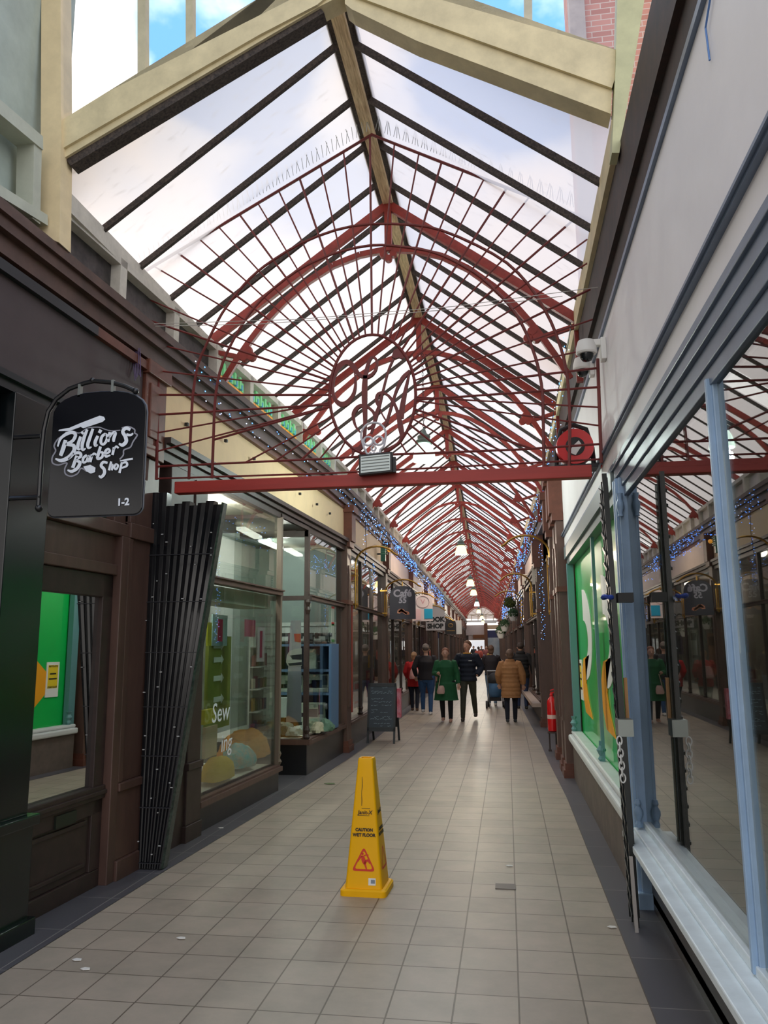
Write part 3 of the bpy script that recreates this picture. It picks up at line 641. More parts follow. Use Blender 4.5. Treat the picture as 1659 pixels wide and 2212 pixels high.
for k in range(7):
    a = P(1338+k*1.3,1600+k*13.5,Y=gp0.y-.035); mb = MB(); lx = .016 if k % 2 == 0 else .004; ly = .004 if k % 2 == 0 else .016
    mb.tube([a+Vector((lx*math.cos(t*math.pi/6), ly*math.cos(t*math.pi/6), .026*math.sin(t*math.pi/6))) for t in range(12)], .0045, 6, True)
    part('link', mb, WHITE, chn, True)
# CCTV cameras
for i, (px, py, yy_, lab) in enumerate(((1267,762,5.75,'white dome security camera on the grey fascia, nearer of two'), (1258,797,6.5,'white dome security camera on the grey fascia, farther of two'))):
    c = P(px,py,Y=yy_); cm = thing('security_camera', lab, 'security camera', c)
    part('bracket', MB().box(.76,.8,c.y-.05,c.y+.05,c.z-.07,c.z+.1).bar(c+Vector((0,0,.07)), Vector((.78,c.y,c.z+.07)), .06, .05), WHITE, cm, bevel=.008)
    part('cap', MB().lathe([(.02,.1),(.06,.09),(.075,.04),(.078,-.0),(.07,-.012)], tuple(c), 18), WHITE, cm, True)
    part('dome', MB().lathe([(.052,-.012),(.05,-.035),(.035,-.06),(.012,-.07)], tuple(c), 16), mat('dark_camera_dome',(22,28,30),.1), cm, True)
# red cable reel
c = P(1241,968,Y=6.35)
rl = thing('cable_reel', 'red cable reel in black stand behind the right end of the ironwork screen', 'cable reel', (c.x,c.y,c.z-.17))
part('coil', MB().lathe([(.075,-.06),(.145,-.065),(.15,-.03),(.15,.03),(.145,.065),(.075,.06)], tuple(c), 26, 'y'), mat('bright_red_plastic',(216,34,38),.35), rl, True)
part('hub', MB().lathe([(.01,-.07),(.076,-.066),(.076,.066),(.01,.07)], tuple(c), 22, 'y'), BLK, rl, True)
part('label', MB().prism([c+Vector(v) for v in ((-.05,-.073,-.05),(.0,-.073,-.075),(.03,-.073,-.03),(.055,-.073,.0),(.03,-.073,.045),(-.02,-.073,.0))], (0,.004,0)), WHITE, rl)
mb = MB(); mb.tube([c+Vector(p) for p in ((-.15,.02,-.17),(-.14,.02,0),(-.1,.02,.16),(0,.02,.2),(.1,.02,.16),(.14,.02,0),(.15,.02,-.17))], .02, 8).box(c.x-.17,c.x+.17,c.y-.08,c.y+.1,c.z-.18,c.z-.15)
part('stand', mb, BLK, rl, True)
solo('red_bracket', MB().box(c.x+.2,c.x+.25,c.y-.03,c.y+.03,c.z-.17,c.z+.2), mat('bright_red_plastic',(216,34,38),.35), 'red upright bracket beside the cable reel at the fascia', 'bracket')
# ------------------------------------------------------------------ left side: barber shop front
bs = thing('shopfront', 'dark brown and black barber shopfront at left foreground', 'shopfront', ML((0,4.6,0)))
mb = MB(ML); mb.box(-.1,.02,2.0,5.78,3.3,3.94); part('fascia', mb, FASC, bs)
mb = MB(ML); mb.box(-.1,.05,2.0,5.2,3.2,3.3).box(-.1,.08,2,5.2,3.26,3.3).box(-.1,.06,2.0,5.05,3.9,3.97); part('black_moulding', mb, mat('black_teal_paint',(22,30,33),.3), bs)
part('brown_moulding', MB(ML).box(-.1,.05,5.2,5.78,3.2,3.3), BROWN3, bs); part('brown_moulding', MB(ML).box(-.1,.06,5.05,5.78,3.9,3.97), BROWN3, bs)
# black corner column and side panel near the frame edge
ca = P(58,2020,Z=0); yc = ca.y
mb = MB(ML); mb.box(-.16,.1,yc-.42,yc,0,.62).box(-.16,.14,yc-.46,yc+.02,0,.1).box(-.16,.13,yc-.44,yc+.02,.62,.68).box(-.16,.07,yc-.4,yc-.02,.68,3.2)
part('corner_column', mb, BLACK, bs, bevel=.006)
mb = MB(ML); mb.box(-.2,-.04,2.0,yc-.46,0,.7); part('side_panel', mb, BLACK, bs); part('side_panel', MB(ML).box(-.2,-.02,2.0,yc-.46,3.0,3.2), BLACK, bs)
part('side_glass', MB(ML).box(-.1,-.09,2.0,yc-.42,.7,3.0), MIR, bs)
# door set back
nd = -.02
def lz(px, py): return P(px, py, X=-2.97)
d0, d1 = yc+.02, P(207,1830,X=-2.95).y
dr = thing('door_1', 'brown barber shop door with mirrored glass', 'door', ML((nd,(d0+d1)/2,0)), kind='structure')
gz0, gz1 = .72, 2.03
mb = MB(ML); mb.box(-.1,nd,d0,d1,0,.12).box(-.1,nd-.02,d0,d1,.12,.5).box(-.1,nd,d0,d1,.5,.6).box(-.1,nd+.02,d0,d1,.6,gz0-.03).box(-.1,nd+.035,d0,d1,.63,.66)
mb.box(-.1,nd,d1-.13,d1,.12,2.2).box(-.1,nd,d0,d0+.06,.12,2.2).box(-.1,nd,d0,d1,gz1,2.2)
mb.box(-.1,nd-.005,d0+.12,d1-.18,.17,.2).box(-.1,nd-.005,d0+.12,d1-.18,.45,.48)
part('door_leaf', mb, BROWN2, dr, bevel=.006)
part('glass', MB(ML).box(-.06,-.055,d0+.05,d1-.12,gz0-.03,gz1+.01), MIR, dr)
part('letter_plate', MB(ML).box(nd-.02,nd+.015,(d0+d1)/2-.1,(d0+d1)/2+.13,.5,.58), mat('dull_green_metal',(52,58,48),.4,metal=.5), dr)
mb = MB(ML); mb.box(-.12,nd+.03,d0,d1+.1,2.2,2.28).box(-.12,nd,d0,d1+.1,2.28,2.5).box(-.12,nd+.05,d0,d1+.1,2.5,2.6).box(-.12,nd+.0,d0,d1+.1,2.95,3.2)
mb.box(-.12,nd+.02,d0,d0+.06,2.6,2.95).box(-.12,nd+.02,d1-.06,d1+.1,2.6,2.95).box(-.12,nd+.06,d1,d1+.1,0,2.5)
part('door_frame', mb, BROWN, bs, bevel=.006)
part('transom_light', MB(ML).box(-.08,-.07,d0,d1,2.6,2.95), mat('dark_green_glass',(70,78,68),.15,var=.2), bs)
# panelled brown pilaster
p0, p1 = d1+.1, 6.13
mb = MB(ML); mb.box(-.1,.06,p0,p1,0,.14).box(-.1,.035,p0,p1,.14,.62).box(-.1,.055,p0,p1,.62,.68).box(-.1,.02,p0,p1,.68,3.2)
mb.box(-.1,.04,p0,p0+.06,.68,2.5).box(-.1,.04,p1-.06,p1,.68,2.5).box(-.1,.05,p0,p1,2.5,2.62).box(-.1,.04,p0,p0+.06,2.62,3.2)
pl = solo('pilaster', mb, BROWN, 'brown panelled pilaster between the mirrored door and the black folded gate', 'pilaster', bevel=.006)
mb = MB(ML); mb.box(-.1,.045,5.8,6.15,3.2,3.95).box(-.1,.08,5.78,6.17,3.88,4.0).box(-.1,.07,5.78,5.95,3.2,3.3); mb.box(-.1,.06,5.86,6.09,3.36,3.82)
part('capital', mb, BROWN3, pl, bevel=.006)
# folded black gate with splayed slats
a0 = P(300,1872,Z=0); yg = 5.98
fgl = thing('folding_gate', 'splayed stack of glossy black gate slats leaning beside the brown pilaster', 'folding gate', (a0.x,yg,0))
GB = mat('glossy_black_slats',(8,11,17),.2,rgb2=(16,18,22),scale=40,coat=.15)
xb0, xb1 = P(298,1870,Y=yg).x, P(346,1885,Y=yg).x; xt0, xt1 = P(322,1040,Y=yg).x, P(474,1090,Y=yg).x; zt = P(400,1085,Y=yg).z
N_ = 9
for k in range(N_):
    f0, f1 = k/N_, (k+1)/N_; xa, xb = xb0+(xb1-xb0)*f0, xb0+(xb1-xb0)*f1; xc, xd = xt0+(xt1-xt0)*f0, xt0+(xt1-xt0)*f1
    dy = .006*(k % 2); zz = zt+(.1 if k < 2 else .02*math.sin(k*2.1)); mb = MB()
    mid = lambda u, v, t: u+(v-u)*t
    mb.add([(xa,yg+dy,0.015),(xb,yg+dy,.01),(xd,yg+dy+.05,zz),(xc,yg+dy+.05,zz),(xa,yg+.1,0.015),(xb,yg+.1,.01),(xd,yg+.15,zz),(xc,yg+.15,zz),(mid(xa,xb,.5),yg+dy-.004,.012),(mid(xc,xd,.5),yg+dy+.046,zz)],
        [(0,8,9,3),(8,1,2,9),(1,5,6,2),(5,4,7,6),(4,0,3,7),(3,9,2,6,7),(0,4,5,1,8)])
    part('slat', mb, GB, fgl)
mb = MB(); rr = random.Random(5)
for k in range(30):
    f = rr.random(); z = rr.uniform(.08,zt-.1); t = z/zt; x = (xb0+(xb1-xb0)*f)*(1-t)+(xt0+(xt1-xt0)*f)*t; mb.box(x-.012*rr.random()-.003,x+.006,yg+.05*t-.017,yg+.05*t-.01,z,z+.007)
part('rivets', mb, mat('chipped_white_paint',(190,190,186),.6), fgl, stuff=True)
mb = MB()
for z in (.05,.45,.83,1.2,1.62,2.02,2.4):
    t = z/zt; mb.box(xb0*(1-t)+xt0*t, xb1*(1-t)+xt1*t, yg+.05*t-.0145, yg+.05*t-.008, z, z+.006)
part('cross_seam', mb, mat('grey_seam',(48,48,52),.5), fgl)
mb = MB(); mb.add([(xb1,yg+.0,.01),(xb1+.014,yg+.02,.01),(xt1+.012,yg+.07,zt),(xt1,yg+.05,zt),(xb1,yg+.1,.01),(xb1+.014,yg+.1,.01),(xt1+.012,yg+.15,zt),(xt1,yg+.15,zt)], [(0,1,2,3),(1,5,6,2),(5,4,7,6),(3,2,6,7)])
part('edge_strip', mb, mat('scuffed_green_grey_edge',(70,84,76),.4,rgb2=(24,32,30),scale=30), fgl)
# hanging barber sign on its black arm
Ys = 4.2
SG = thing('hanging_sign', 'black arched barber shop sign with white script lettering and number 1-2', 'hanging sign', P(200,1115,Y=Ys))
c0, c1 = P(100,1120,Y=Ys), P(306,1108,Y=Ys); xw0, xw1 = c0.x, c1.x; zb = (c0.z+c1.z)/2; zs = P(108,900,Y=Ys).z; ztop = P(205,846,Y=Ys).z
rx = (xw1-xw0)/2; xm = (xw0+xw1)/2
out = []; rr_ = .05
for a in range(0,7): out.append((xw1-rr_+rr_*math.sin(R(a*15)), Ys, zb+rr_-rr_*math.cos(R(a*15))))
hgt = ztop-zs
for a in range(0,13):
    t = R(a*15); cs, sn = math.cos(t), math.sin(t); out.append((xm+rx*math.copysign(abs(cs)**.75,cs), Ys, zs+hgt*abs(sn)**.9))
for a in range(0,7): out.append((xw0+rr_-rr_*math.cos(R(a*15)), Ys, zb+rr_-rr_*math.sin(R(a*15))))
sgb = part('board', MB().prism(out, (0,.03,0)), mat('sign_black',(4,7,16),.22), SG, bevel=.004)
part('edge_trim', MB().tube([Vector(p)+Vector((0,.015,0)) for p in out], .006, 6, True), mat('sign_edge_grey',(78,82,92),.3), SG, True)
WT = mat('lettering_white',(236,242,250),.5); WG = mat('lettering_grey',(150,150,160),.5)
def sg(px, py, d=0): return P(px, py, Y=Ys-d)
U = (sg(300,1000)-sg(100,1000)).normalized()
def put(t, px, py, size, ang, off, m, d, shear=.35, sp=1, name='lettering'):
    xd = Vector((math.cos(R(ang)),0,math.sin(R(ang)))); yd = Vector((-math.sin(R(ang)),0,math.cos(R(ang)))); text(t, size, m, frame(sg(px,py,d), xd, yd), SG, name, shear, off, .0015, 'CENTER', sp)
def zz8(d): return lambda u, v: P(80+u*.15375, 800+v*.15375, Y=Ys-d)
def strokes(name, L, m, d, wk=1.0):
    for lst in L: part(name, MB().ribbon([(a, b, c*wk) for a, b, c in lst], zz8(d), 1, (0,.0015,0)), m, sgb)
strokes('letter_outline', ([(440,880,20),(300,960,20),(240,1060,20),(262,1130,20),(215,1220,20),(218,1300,20),(300,1330,20),(420,1300,20),(390,1380,20),(400,1455,20),(480,1488,20),(570,1450,20),(620,1375,20),(700,1420,20)],
    [(1190,812,20),(1280,790,20),(1370,830,20),(1372,880,20),(1408,910,20),(1350,1000,20),(1310,1080,20),(1220,1120,20),(1212,1190,20),(1160,1250,20)], [(400,870,14),(520,858,14),(570,880,14),(620,870,14),(700,815,14),(780,800,14),(880,800,14),(960,830,14),(1050,850,14),(1170,840,14)]), WG, .003)
strokes('script_letter', ([(400,980,50),(370,1090,58),(330,1200,50)], [(290,1070,20),(330,960,36),(420,890,48),(500,872,48),(540,910,46),(500,990,44),(410,1040,34),(510,1055,50),(520,1130,56),(450,1220,60),(340,1268,50),(258,1240,22)],
    [(612,930,40),(577,1040,46),(577,1105,36),(612,1105,18)], [(625,890,40),(648,866,44)], [(705,830,36),(662,940,46),(632,1060,46),(645,1120,34),(682,1095,18)], [(785,820,36),(747,930,46),(712,1040,46),(724,1090,34),(765,1075,18)],
    [(855,920,40),(818,1000,46),(818,1058,36),(852,1045,18)], [(872,880,42),(898,835,46)], [(962,890,34),(912,930,40),(896,1010,40),(930,1042,34),(975,990,40),(986,920,38),(955,890,28)],
    [(1025,868,40),(992,1005,44)], [(1005,960,24),(1062,880,32),(1100,880,42),(1076,965,44),(1080,1005,28)],
    [(1310,835,42),(1250,812,48),(1204,860,48),(1240,930,52),(1252,1000,52),(1200,1050,48),(1150,1028,26)], [(1255,900,40),(1310,910,34),(1350,885,22)]), WT, .006)
strokes('script_letter', ([(560,1200,44),(500,1370,46)], [(440,1250,24),(520,1172,36),(600,1160,42),(612,1210,40),(540,1262,30),(602,1292,46),(570,1370,46),(490,1420,42),(428,1400,22)], [(700,1190,34),(652,1230,38),(646,1290,34),(690,1280,30),(724,1200,36),(716,1292,34)],
    [(772,1180,38),(746,1290,38)], [(758,1220,20),(800,1170,32),(832,1190,26)], [(892,1070,38),(860,1180,42),(850,1240,38),(910,1222,36),(926,1160,38),(868,1150,24)], [(958,1180,24),(1020,1140,32),(1000,1102,30),(960,1140,38),(966,1210,34),(1030,1190,20)],
    [(1082,1080,36),(1060,1190,36)], [(1075,1120,20),(1110,1070,30),(1145,1092,26)]), WT, .006)
strokes('script_letter', ([(990,1300,32),(930,1290,38),(900,1340,42),(942,1390,44),(945,1450,44),(900,1500,40),(868,1478,20)], [(1042,1280,30),(1010,1405,32)], [(1020,1350,20),(1060,1322,28),(1050,1405,30)], [(1110,1312,26),(1085,1360,30),(1110,1392,28),(1138,1340,28),(1110,1312,22)], [(1192,1290,30),(1158,1440,34)], [(1178,1312,22),(1250,1290,32),(1262,1340,32),(1190,1372,24)], [(1165,1272,14),(1250,1258,26),(1345,1240,26)]), WT, .006, 1.0)
put('1-2', 266, 1085, .058, 2, .0022, WT, .004, 0)
mb = MB(); mb.prism([sg(*p,.006) for p in ((150,924),(176,913),(215,898),(224,900),(227,906),(222,911),(180,925),(174,922),(150,931),(126,931),(128,928))], (0,.003,0)); part('razor_motif', mb, WT, SG)
mb = MB(); mb.prism([sg(*p,.006) for p in ((180,1008),(195,1004),(206,1010),(205,1020),(196,1023),(186,1018))], (0,.003,0)); part('brush_motif', mb, WT, SG)
AR = thing('sign_bracket', 'black curved iron arm holding the barber shop sign', 'sign bracket', P(85,1098,Y=Ys))
ap = [(83,1098),(86,1050),(90,980),(95,930),(104,890),(122,862),(150,840),(185,827),(205,823),(240,826),(270,834),(292,844)]
part('arm', MB().tube([P(x,y,Y=Ys+.015) for x, y in ap], .014, 8), mat('black_iron',(24,25,28),.3), AR, True)
part('ball_end', MB().ball(P(84,1098,Y=Ys+.015), .022).ball(P(293,845,Y=Ys+.015), .02).ball(P(200,822,Y=Ys+.015), .018), mat('black_iron',(24,25,28),.3), AR, True)
for py in (942,1074): 
    a = P(88,py,Y=Ys+.015); part('wall_fixing', MB().tube([a, Vector((XL(4.2)-.06,Ys+.015,a.z))], .014, 8), mat('black_iron',(24,25,28),.3), AR, True)
for px, py in ((170,850),(242,841)): part('hanger', MB().box(sg(px,py).x-.008,sg(px,py).x+.008,Ys,Ys+.03,sg(px,py).z-.02,sg(px,py).z+.06), STEEL, AR)
# ------------------------------------------------------------------ generic shop bay builder for both sides
def shopfront(M_, y0, y1, label, rz=.42, fasc=CREAMF, mull=(), trans=2.3, riser=RISER, depth=1.3, wallm=None, top=3.3, bz=0, floorc=(206,200,184), glassm=None, fz=3.95):
    t = thing('shopfront', label, 'shopfront', M_((0,(y0+y1)/2,0)))
    part('stall_riser', MB(M_).box(-.1,0,y0,y1,0,rz-.06), riser, t)
    part('sill', MB(M_).box(-.12,.05,y0,y1,rz-.07,rz-.02).box(-.12,.02,y0,y1,rz-.02,rz), BROWN, t)
    mb = MB(M_); mb.box(-.07,.03,y0,y1,trans-.02,trans+.03).box(-.07,.05,y0,y1,trans+.03,trans+.045); part('transom_bar', mb, BROWN, t)
    mb = MB(M_); mb.box(-.1,.02,y0,y1,top-.08,top).box(-.1,.06,y0,y1,top,top+.07).box(-.1,.09,y0,y1,top+.07,top+.12); part('cornice', mb, BROWN2, t)
    part('fascia', MB(M_).box(-.1,.0,y0,y1,top+.1,fz), fasc, t)
    for y in mull:
        mb = MB(M_); mb.box(-.06,.0,y-.022,y+.022,rz,top-.06); mb.lathe([(.028,rz),(.04,rz+.03),(.02,rz+.06),(.038,rz+.12),(.02,rz+.16)], (-.02,y,0), 8); part('mullion', mb, BROWN2, t)
    ed = [y0]+list(mull)+[y1]
    for a, b in zip(ed, ed[1:]): part('glass_pane', MB(M_).box(-.04,-.035,a,b,rz,top-.05), glassm or GLS, t)
    shopbox(M_, y0, y1, depth, t, wallm or mat('display_wall',(168,164,152),.9,var=.1), mat('display_floor_%d' % sum(floorc), floorc, .7), rz, top)
    return t
def pilaster(M_, y, label, w=.28, m=BROWN, capm=BROWN3, out=.06):
    t = thing('pilaster', label, 'pilaster', M_((0,y,0)))
    mb = MB(M_); mb.box(-.2,out,y-w/2,y+w/2,0,3.4); mb.box(-.1,out+.02,y-w*.2,y+w*.2,.7,3.0); part('shaft', mb, m, t)
    part('base', MB(M_).box(-.2,out+.04,y-w/2-.03,y+w/2+.03,0,.1).box(-.2,out+.02,y-w/2-.01,y+w/2+.01,.1,.18), BROWN3, t)
    part('collar', MB(M_).box(-.1,out+.03,y-w/2-.02,y+w/2+.02,2.35,2.42), capm, t); mb = MB(M_); mb.box(-.1,out+.05,y-w/2-.02,y+w/2+.02,3.3,3.4).box(-.1,out+.08,y-w/2,y+w/2,3.4,3.95).box(-.1,out+.12,y-w/2-.03,y+w/2+.03,3.88,4.0); part('capital', mb, capm, t)
    return t
# sewing shop, first window (left)
s1 = shopfront(ML, 7.1, 9.35, 'sewing shop window with fabric rolls, nearest cream fascia shop on the left', rz=.3, riser=RISER, trans=2.3, floorc=(228,222,206), depth=1.3)
for o_ in s1.children:
    if o_.name.startswith('fascia') or o_.name.startswith('cornice'): bpy.data.objects.remove(o_)
part('fascia', MB(ML).box(-.1,.0,6.15,12.75,3.42,3.95), CREAMF, s1)
part('cornice', MB(ML).box(-.1,.03,6.15,12.75,3.24,3.32).box(-.1,.06,6.15,12.75,3.32,3.38).box(-.1,.1,6.15,12.75,3.38,3.43), BROWN2, s1)
mb = MB(ML)
for y in (6.6,7.5,8.3,9.2,10.0,10.8,11.6): mb.box(0,.03,y,y+.03,3.66+.08*(int(y*10) % 2),3.69+.08*(int(y*10) % 2))
part('fixing_bolt', mb, BLK, s1)
part('end_mullion', MB(ML).box(-.05,.01,9.31,9.37,.3,3.25).lathe([(.03,.3),(.045,.33),(.02,.37),(.04,.42),(.02,.46)], (-.01,9.36,0), 8), mat('worn_brown_grey',(118,104,90),.5), s1)
part('side_glass', MB(ML).box(-.6,-.02,9.33,9.336,.3,3.25), GLS, s1)
part('blind', MB(ML).box(-.5,-.12,7.1,9.3,2.12,2.28), mat('pale_green_blind',(196,206,190),.8), s1)
pl2 = solo('pilaster', MB(ML).box(-.2,.02,6.35,7.1,0,3.3).box(-.1,.06,6.78,7.1,0,.14).box(-.1,.045,6.8,7.1,.14,.6).box(-.1,.06,6.8,7.1,.6,.66).box(-.1,.035,6.82,7.08,.66,3.2), BROWN2, 'brown pilaster at the near edge of the sewing shop window', 'pilaster', bevel=.005)
# goods in the first window
def lump(name, c, r, sc, m, label, cat_, group=None, seed=1, amp=.25):
    mb = MB(); mb.ball((0,0,0), 1, 22, 14); rr = random.Random(seed); ph = [rr.uniform(0,6) for _ in range(6)]
    v = []
    for p in mb.v:
        k = 1+amp*.5*(math.sin(p[0]*3+ph[0])*math.sin(p[1]*4+ph[1])+.6*math.sin(p[2]*6+ph[2]+p[0]*5)+.5*math.sin(p[1]*13+ph[3]+p[2]*3)+.35*math.sin(p[0]*17+p[1]*9+ph[4]))
        v.append((c[0]+p[0]*r*sc[0]*k, c[1]+p[1]*r*sc[1]*k, c[2]+max(-.0 if p[2] < -.3 else -1, p[2] if p[2] > -.3 else -.3)*r*sc[2]*k+.3*r*sc[2]))
    mb.v = v; return solo(name, mb, m, label, cat_, group, True)
def wp(px, py, n): # point n metres inside the left window plane
    X = -2.78-n; return P(px, py, X=X)
def wq(px, py, n): return P(px, py, X=-2.8-n)
def wlump(px, py, n, r, sc, m, lab, seed, amp):
    q = wq(px, py, n); lump('fabric_bundle', (q.x, q.y, .31), r, sc, m, lab, 'fabric', seed=seed, amp=amp)
wlump(470,1680,.17,.24,(.6,1.25,.8), mat('mustard_felt',(236,196,60),.9,var=.12,scale=60), 'mustard yellow folded fabric at the near corner of the sewing shop window', 2, .1)
wlump(513,1660,.24,.25,(.7,1.2,.85), mat('teal_print_cloth',(110,206,214),.9,rgb2=(214,196,170),scale=12), 'teal patterned cloth bundle beside the mustard fabric in the window', 3, .2)
wlump(530,1640,.42,.36,(.8,1.3,.75), mat('orange_cloth',(244,164,58),.9,var=.25,scale=16), 'gathered orange cloth bundle behind the teal one in the window', 5, .22)
def slabq(px0, py0, px1, py1, n, th=.03):
    a = wq(px0, py1, n); b = wq(px1, py0, n); return MB().box(a.x-th, a.x, a.y, b.y, a.z, b.z), a, b
mb, a, b = slabq(442,1565,470,1640,.2); solo('pattern_board', mb, mat('pale_wood_board',(226,204,164),.7,var=.1), 'pale wooden board standing low in the sewing shop window', 'board')
mb, a, b = slabq(442,1530,466,1566,.22,.06); solo('yellow_folder', mb, mat('acid_yellow',(222,214,60),.7), 'acid yellow folded felt above the pale board in the window', 'fabric')
mb, a, b = slabq(446,1375,500,1580,.55,.04); gd = solo('display_stand', mb, mat('olive_green_panel',(136,152,62),.8,var=.15), 'olive green display panel with white arrow cards in the sewing shop window', 'display stand')
for py in (1395,1425,1465,1510):
    c = wq(472,py,.545); part('arrow_card', MB().prism([c+Vector(v) for v in ((0,-.16,-.03),(0,.08,-.03),(0,.08,-.055),(0,.17,0),(0,.08,.055),(0,.08,.03),(0,-.16,.03))], (.004,0,0)), mat('mint_card',(216,230,214),.7), gd)
a = wq(540,1590,.6); b = wq(574,1370,.6)
rk = thing('thread_rack', 'white wire rack of colourful sewing packets in the far part of the first window', 'rack', (a.x,(a.y+b.y)/2,a.z))
mb = MB().box(a.x-.04,a.x-.02,a.y,b.y,a.z,b.z); rows = [a.z+(b.z-a.z)*f for f in (.0,.22,.44,.66,.86)]
for z in rows: mb.box(a.x-.02,a.x+.1,a.y,b.y,z,z+.015)
part('rack_frame', mb, WHITE, rk)
rr = random.Random(8); cols = [(150,60,90),(90,120,110),(180,150,90),(60,90,130),(200,190,170),(120,140,80),(170,110,100)]
for r_, z in enumerate(rows[:4]):
    for j in range(6):
        cc = cols[(j*3+r_*2) % 7]; w_ = (b.y-a.y)/6; part('packet', MB().box(a.x,a.x+.03,a.y+j*w_+.01,a.y+(j+1)*w_-.01,z+.02,z+.14+.05*rr.random()), mat('packet_%d_%d_%d' % cc, cc, .6), rk)
for i, (x0, y0, x1, y1, n_, cc, lab) in enumerate(((448,1345,458,1395,.5,(206,212,60),'lime green hanging fabric swatch left of the striped one'), (458,1330,492,1395,.52,(170,210,210),'aqua and crimson striped swatch hanging above the olive panel'), (530,1340,552,1375,.55,(190,70,110),'crimson hanging swatch above the wire rack'), (555,1355,572,1430,.3,(232,218,222),'pale pink framed swatch at the far edge of the first window'))):
    mb, a, b = slabq(x0,y0,x1,y1,n_,.015); b_ = solo('fabric_swatch', mb, mat('swatch_%d' % i, cc, .8, var=.2, scale=5), lab, 'fabric swatch')
    if i in (1,3): dy_ = b.y-a.y; part('stripe', MB().box(a.x,a.x+.004,a.y+.35*dy_,a.y+.65*dy_,a.z+.05,b.z-.05), mat('crimson_stripe',(180,50,90),.8), b_)
tw = MB(ML)
xd, yd = Vector((.05,1,0)), Vector((0,0,1))
for s_, px, py, sz in (('Sew',477,1540,.26), ('ing',489,1605,.24)):
    q = P(px,py,X=-2.795); o_ = text(s_, sz, WT, frame(q, (.05,1,0), (0,0,1)), s1, 'window_lettering', .1, .0, .001)
# second bay: stands forward of a recess, angled end pane faces the camera
s2 = shopfront(ML, 10.5, 12.72, 'sewing machine shop window with glazed return, second on the left', rz=.46, trans=2.32, mull=(), riser=RISER, floorc=(232,232,224), depth=1.5, wallm=mat('slat_wall',(176,184,180),.8,var=.08))
for o_ in s2.children:
    if o_.name.startswith('fascia') or o_.name.startswith('cornice'): bpy.data.objects.remove(o_)
part('return_riser', MB(ML).box(-.98,0,10.46,10.52,0,.4), RISERB, s2)
part('return_sill', MB(ML).box(-.98,.05,10.42,10.54,.39,.46), BROWN, s2)
part('return_glass', MB(ML).box(-.96,-.03,10.48,10.486,.46,3.2), GLS, s2)
part('return_transom', MB(ML).box(-.98,.04,10.44,10.52,2.29,2.35), BROWN2, s2)
part('return_head', MB(ML).box(-.98,.0,10.45,10.52,3.16,3.26), BROWN2, s2)
mb = MB(ML); mb.box(-.05,.01,10.45,10.52,.46,3.25).lathe([(.03,.46),(.045,.49),(.025,.53),(.045,.58),(.025,.63)], (0,10.46,0), 10).lathe([(.025,2.1),(.04,2.16),(.02,2.2),(.04,2.26),(.03,2.3)], (0,10.46,0), 10); part('corner_post', mb, BROWN2, s2)
part('slat_wall', MB(ML).box(-1.48,-.04,12.3,12.36,.46,2.05), mat('slat_board',(186,194,190),.8,var=.06), s2)
part('upper_wall', MB(ML).box(-1.48,-.04,12.3,12.36,2.05,3.25), mat('grey_teal_wall',(126,140,138),.8,var=.06), s2)
mb = MB(ML)
for k in range(13): mb.box(-1.48,-.04,12.294,12.3,.6+.115*k,.612+.115*k)
part('slat_grooves', mb, mat('groove_grey',(96,104,102),.8), s2, stuff=True)
rc = thing('wall_recess', 'dark shop entrance recess between the two sewing shop windows', 'wall', ML((-1.2,9.9,0)), kind='structure')
part('recess_wall', MB(ML).box(-1.5,-1.4,9.35,10.5,0,3.3), mat('recess_grey_green',(120,126,110),.8), rc); part('recess_ceiling', MB(ML).box(-1.5,0,9.35,10.5,3.25,3.3), BROWN2, rc)
# shelf unit and sewing machines
YS = 11.75
def pz(py, y=YS): return P(660, py, Y=y).z
def pxx(px, y=YS): return P(px, 1480, Y=y).x
su = thing('shelf_unit', 'blue shelf unit holding sewing machines in the second left window', 'shelf unit', (pxx(650),YS+.2,.46))
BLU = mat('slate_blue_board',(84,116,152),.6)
sx0, sx1 = pxx(597), pxx(716); zt1, zt2, zt3 = pz(1391), pz(1446), pz(1496)
part('side_panel', MB().box(sx0-.02,sx0+.02,YS,YS+.42,.46,zt1), mat('ochre_dark_board',(110,98,62),.7), su); part('side_panel', MB().box(sx1-.02,sx1+.02,YS-.1,YS+.42,.46,zt1), BLU, su)
for z in (zt1,zt2,zt3): part('shelf', MB().box(sx0,sx1,YS-.06,YS+.42,z-.035,z), BLU, su)
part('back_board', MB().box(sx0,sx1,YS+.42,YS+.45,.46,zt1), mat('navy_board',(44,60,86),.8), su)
IV = mat('ivory_plastic',(206,216,200),.35); IVD = mat('grey_plastic_detail',(90,96,98),.4)
def sewing_machine(c, label, w=.42, m=IV, old=False, ang=0):
    c = Vector(c); t = thing('sewing_machine', label, 'sewing machine', c, 'sewing machines on the shelves')
    s = w/.42
    def b(x0,x1,y0,y1,z0,z1): return MB().box(c.x+x0*s,c.x+x1*s,c.y+y0*s,c.y+y1*s,c.z+z0*s,c.z+z1*s)
    part('bed', b(-.2,.2,-.09,.09,0,.07), m, t, bevel=.01); part('pillar', b(.09,.2,-.075,.075,.07,.3), m, t, bevel=.012)
    part('arm', b(-.2,.1,-.07,.07,.2,.3), m, t, bevel=.012); part('head', b(-.2,-.11,-.075,.075,.14,.3), m, t, bevel=.01)
    part('needle_bar', b(-.165,-.155,-.01,.0,.07,.14), STEEL, t)
    part('hand_wheel', MB().lathe([(.02,0),(.05*s,.002),(.05*s,.03),(.02,.032)], (c.x+.2*s,c.y,c.z+.24*s), 14, 'x'), IVD, t, True)
    part('control_panel', b(.1,.19,-.079,-.074,.12,.27), IVD, t)
    return t
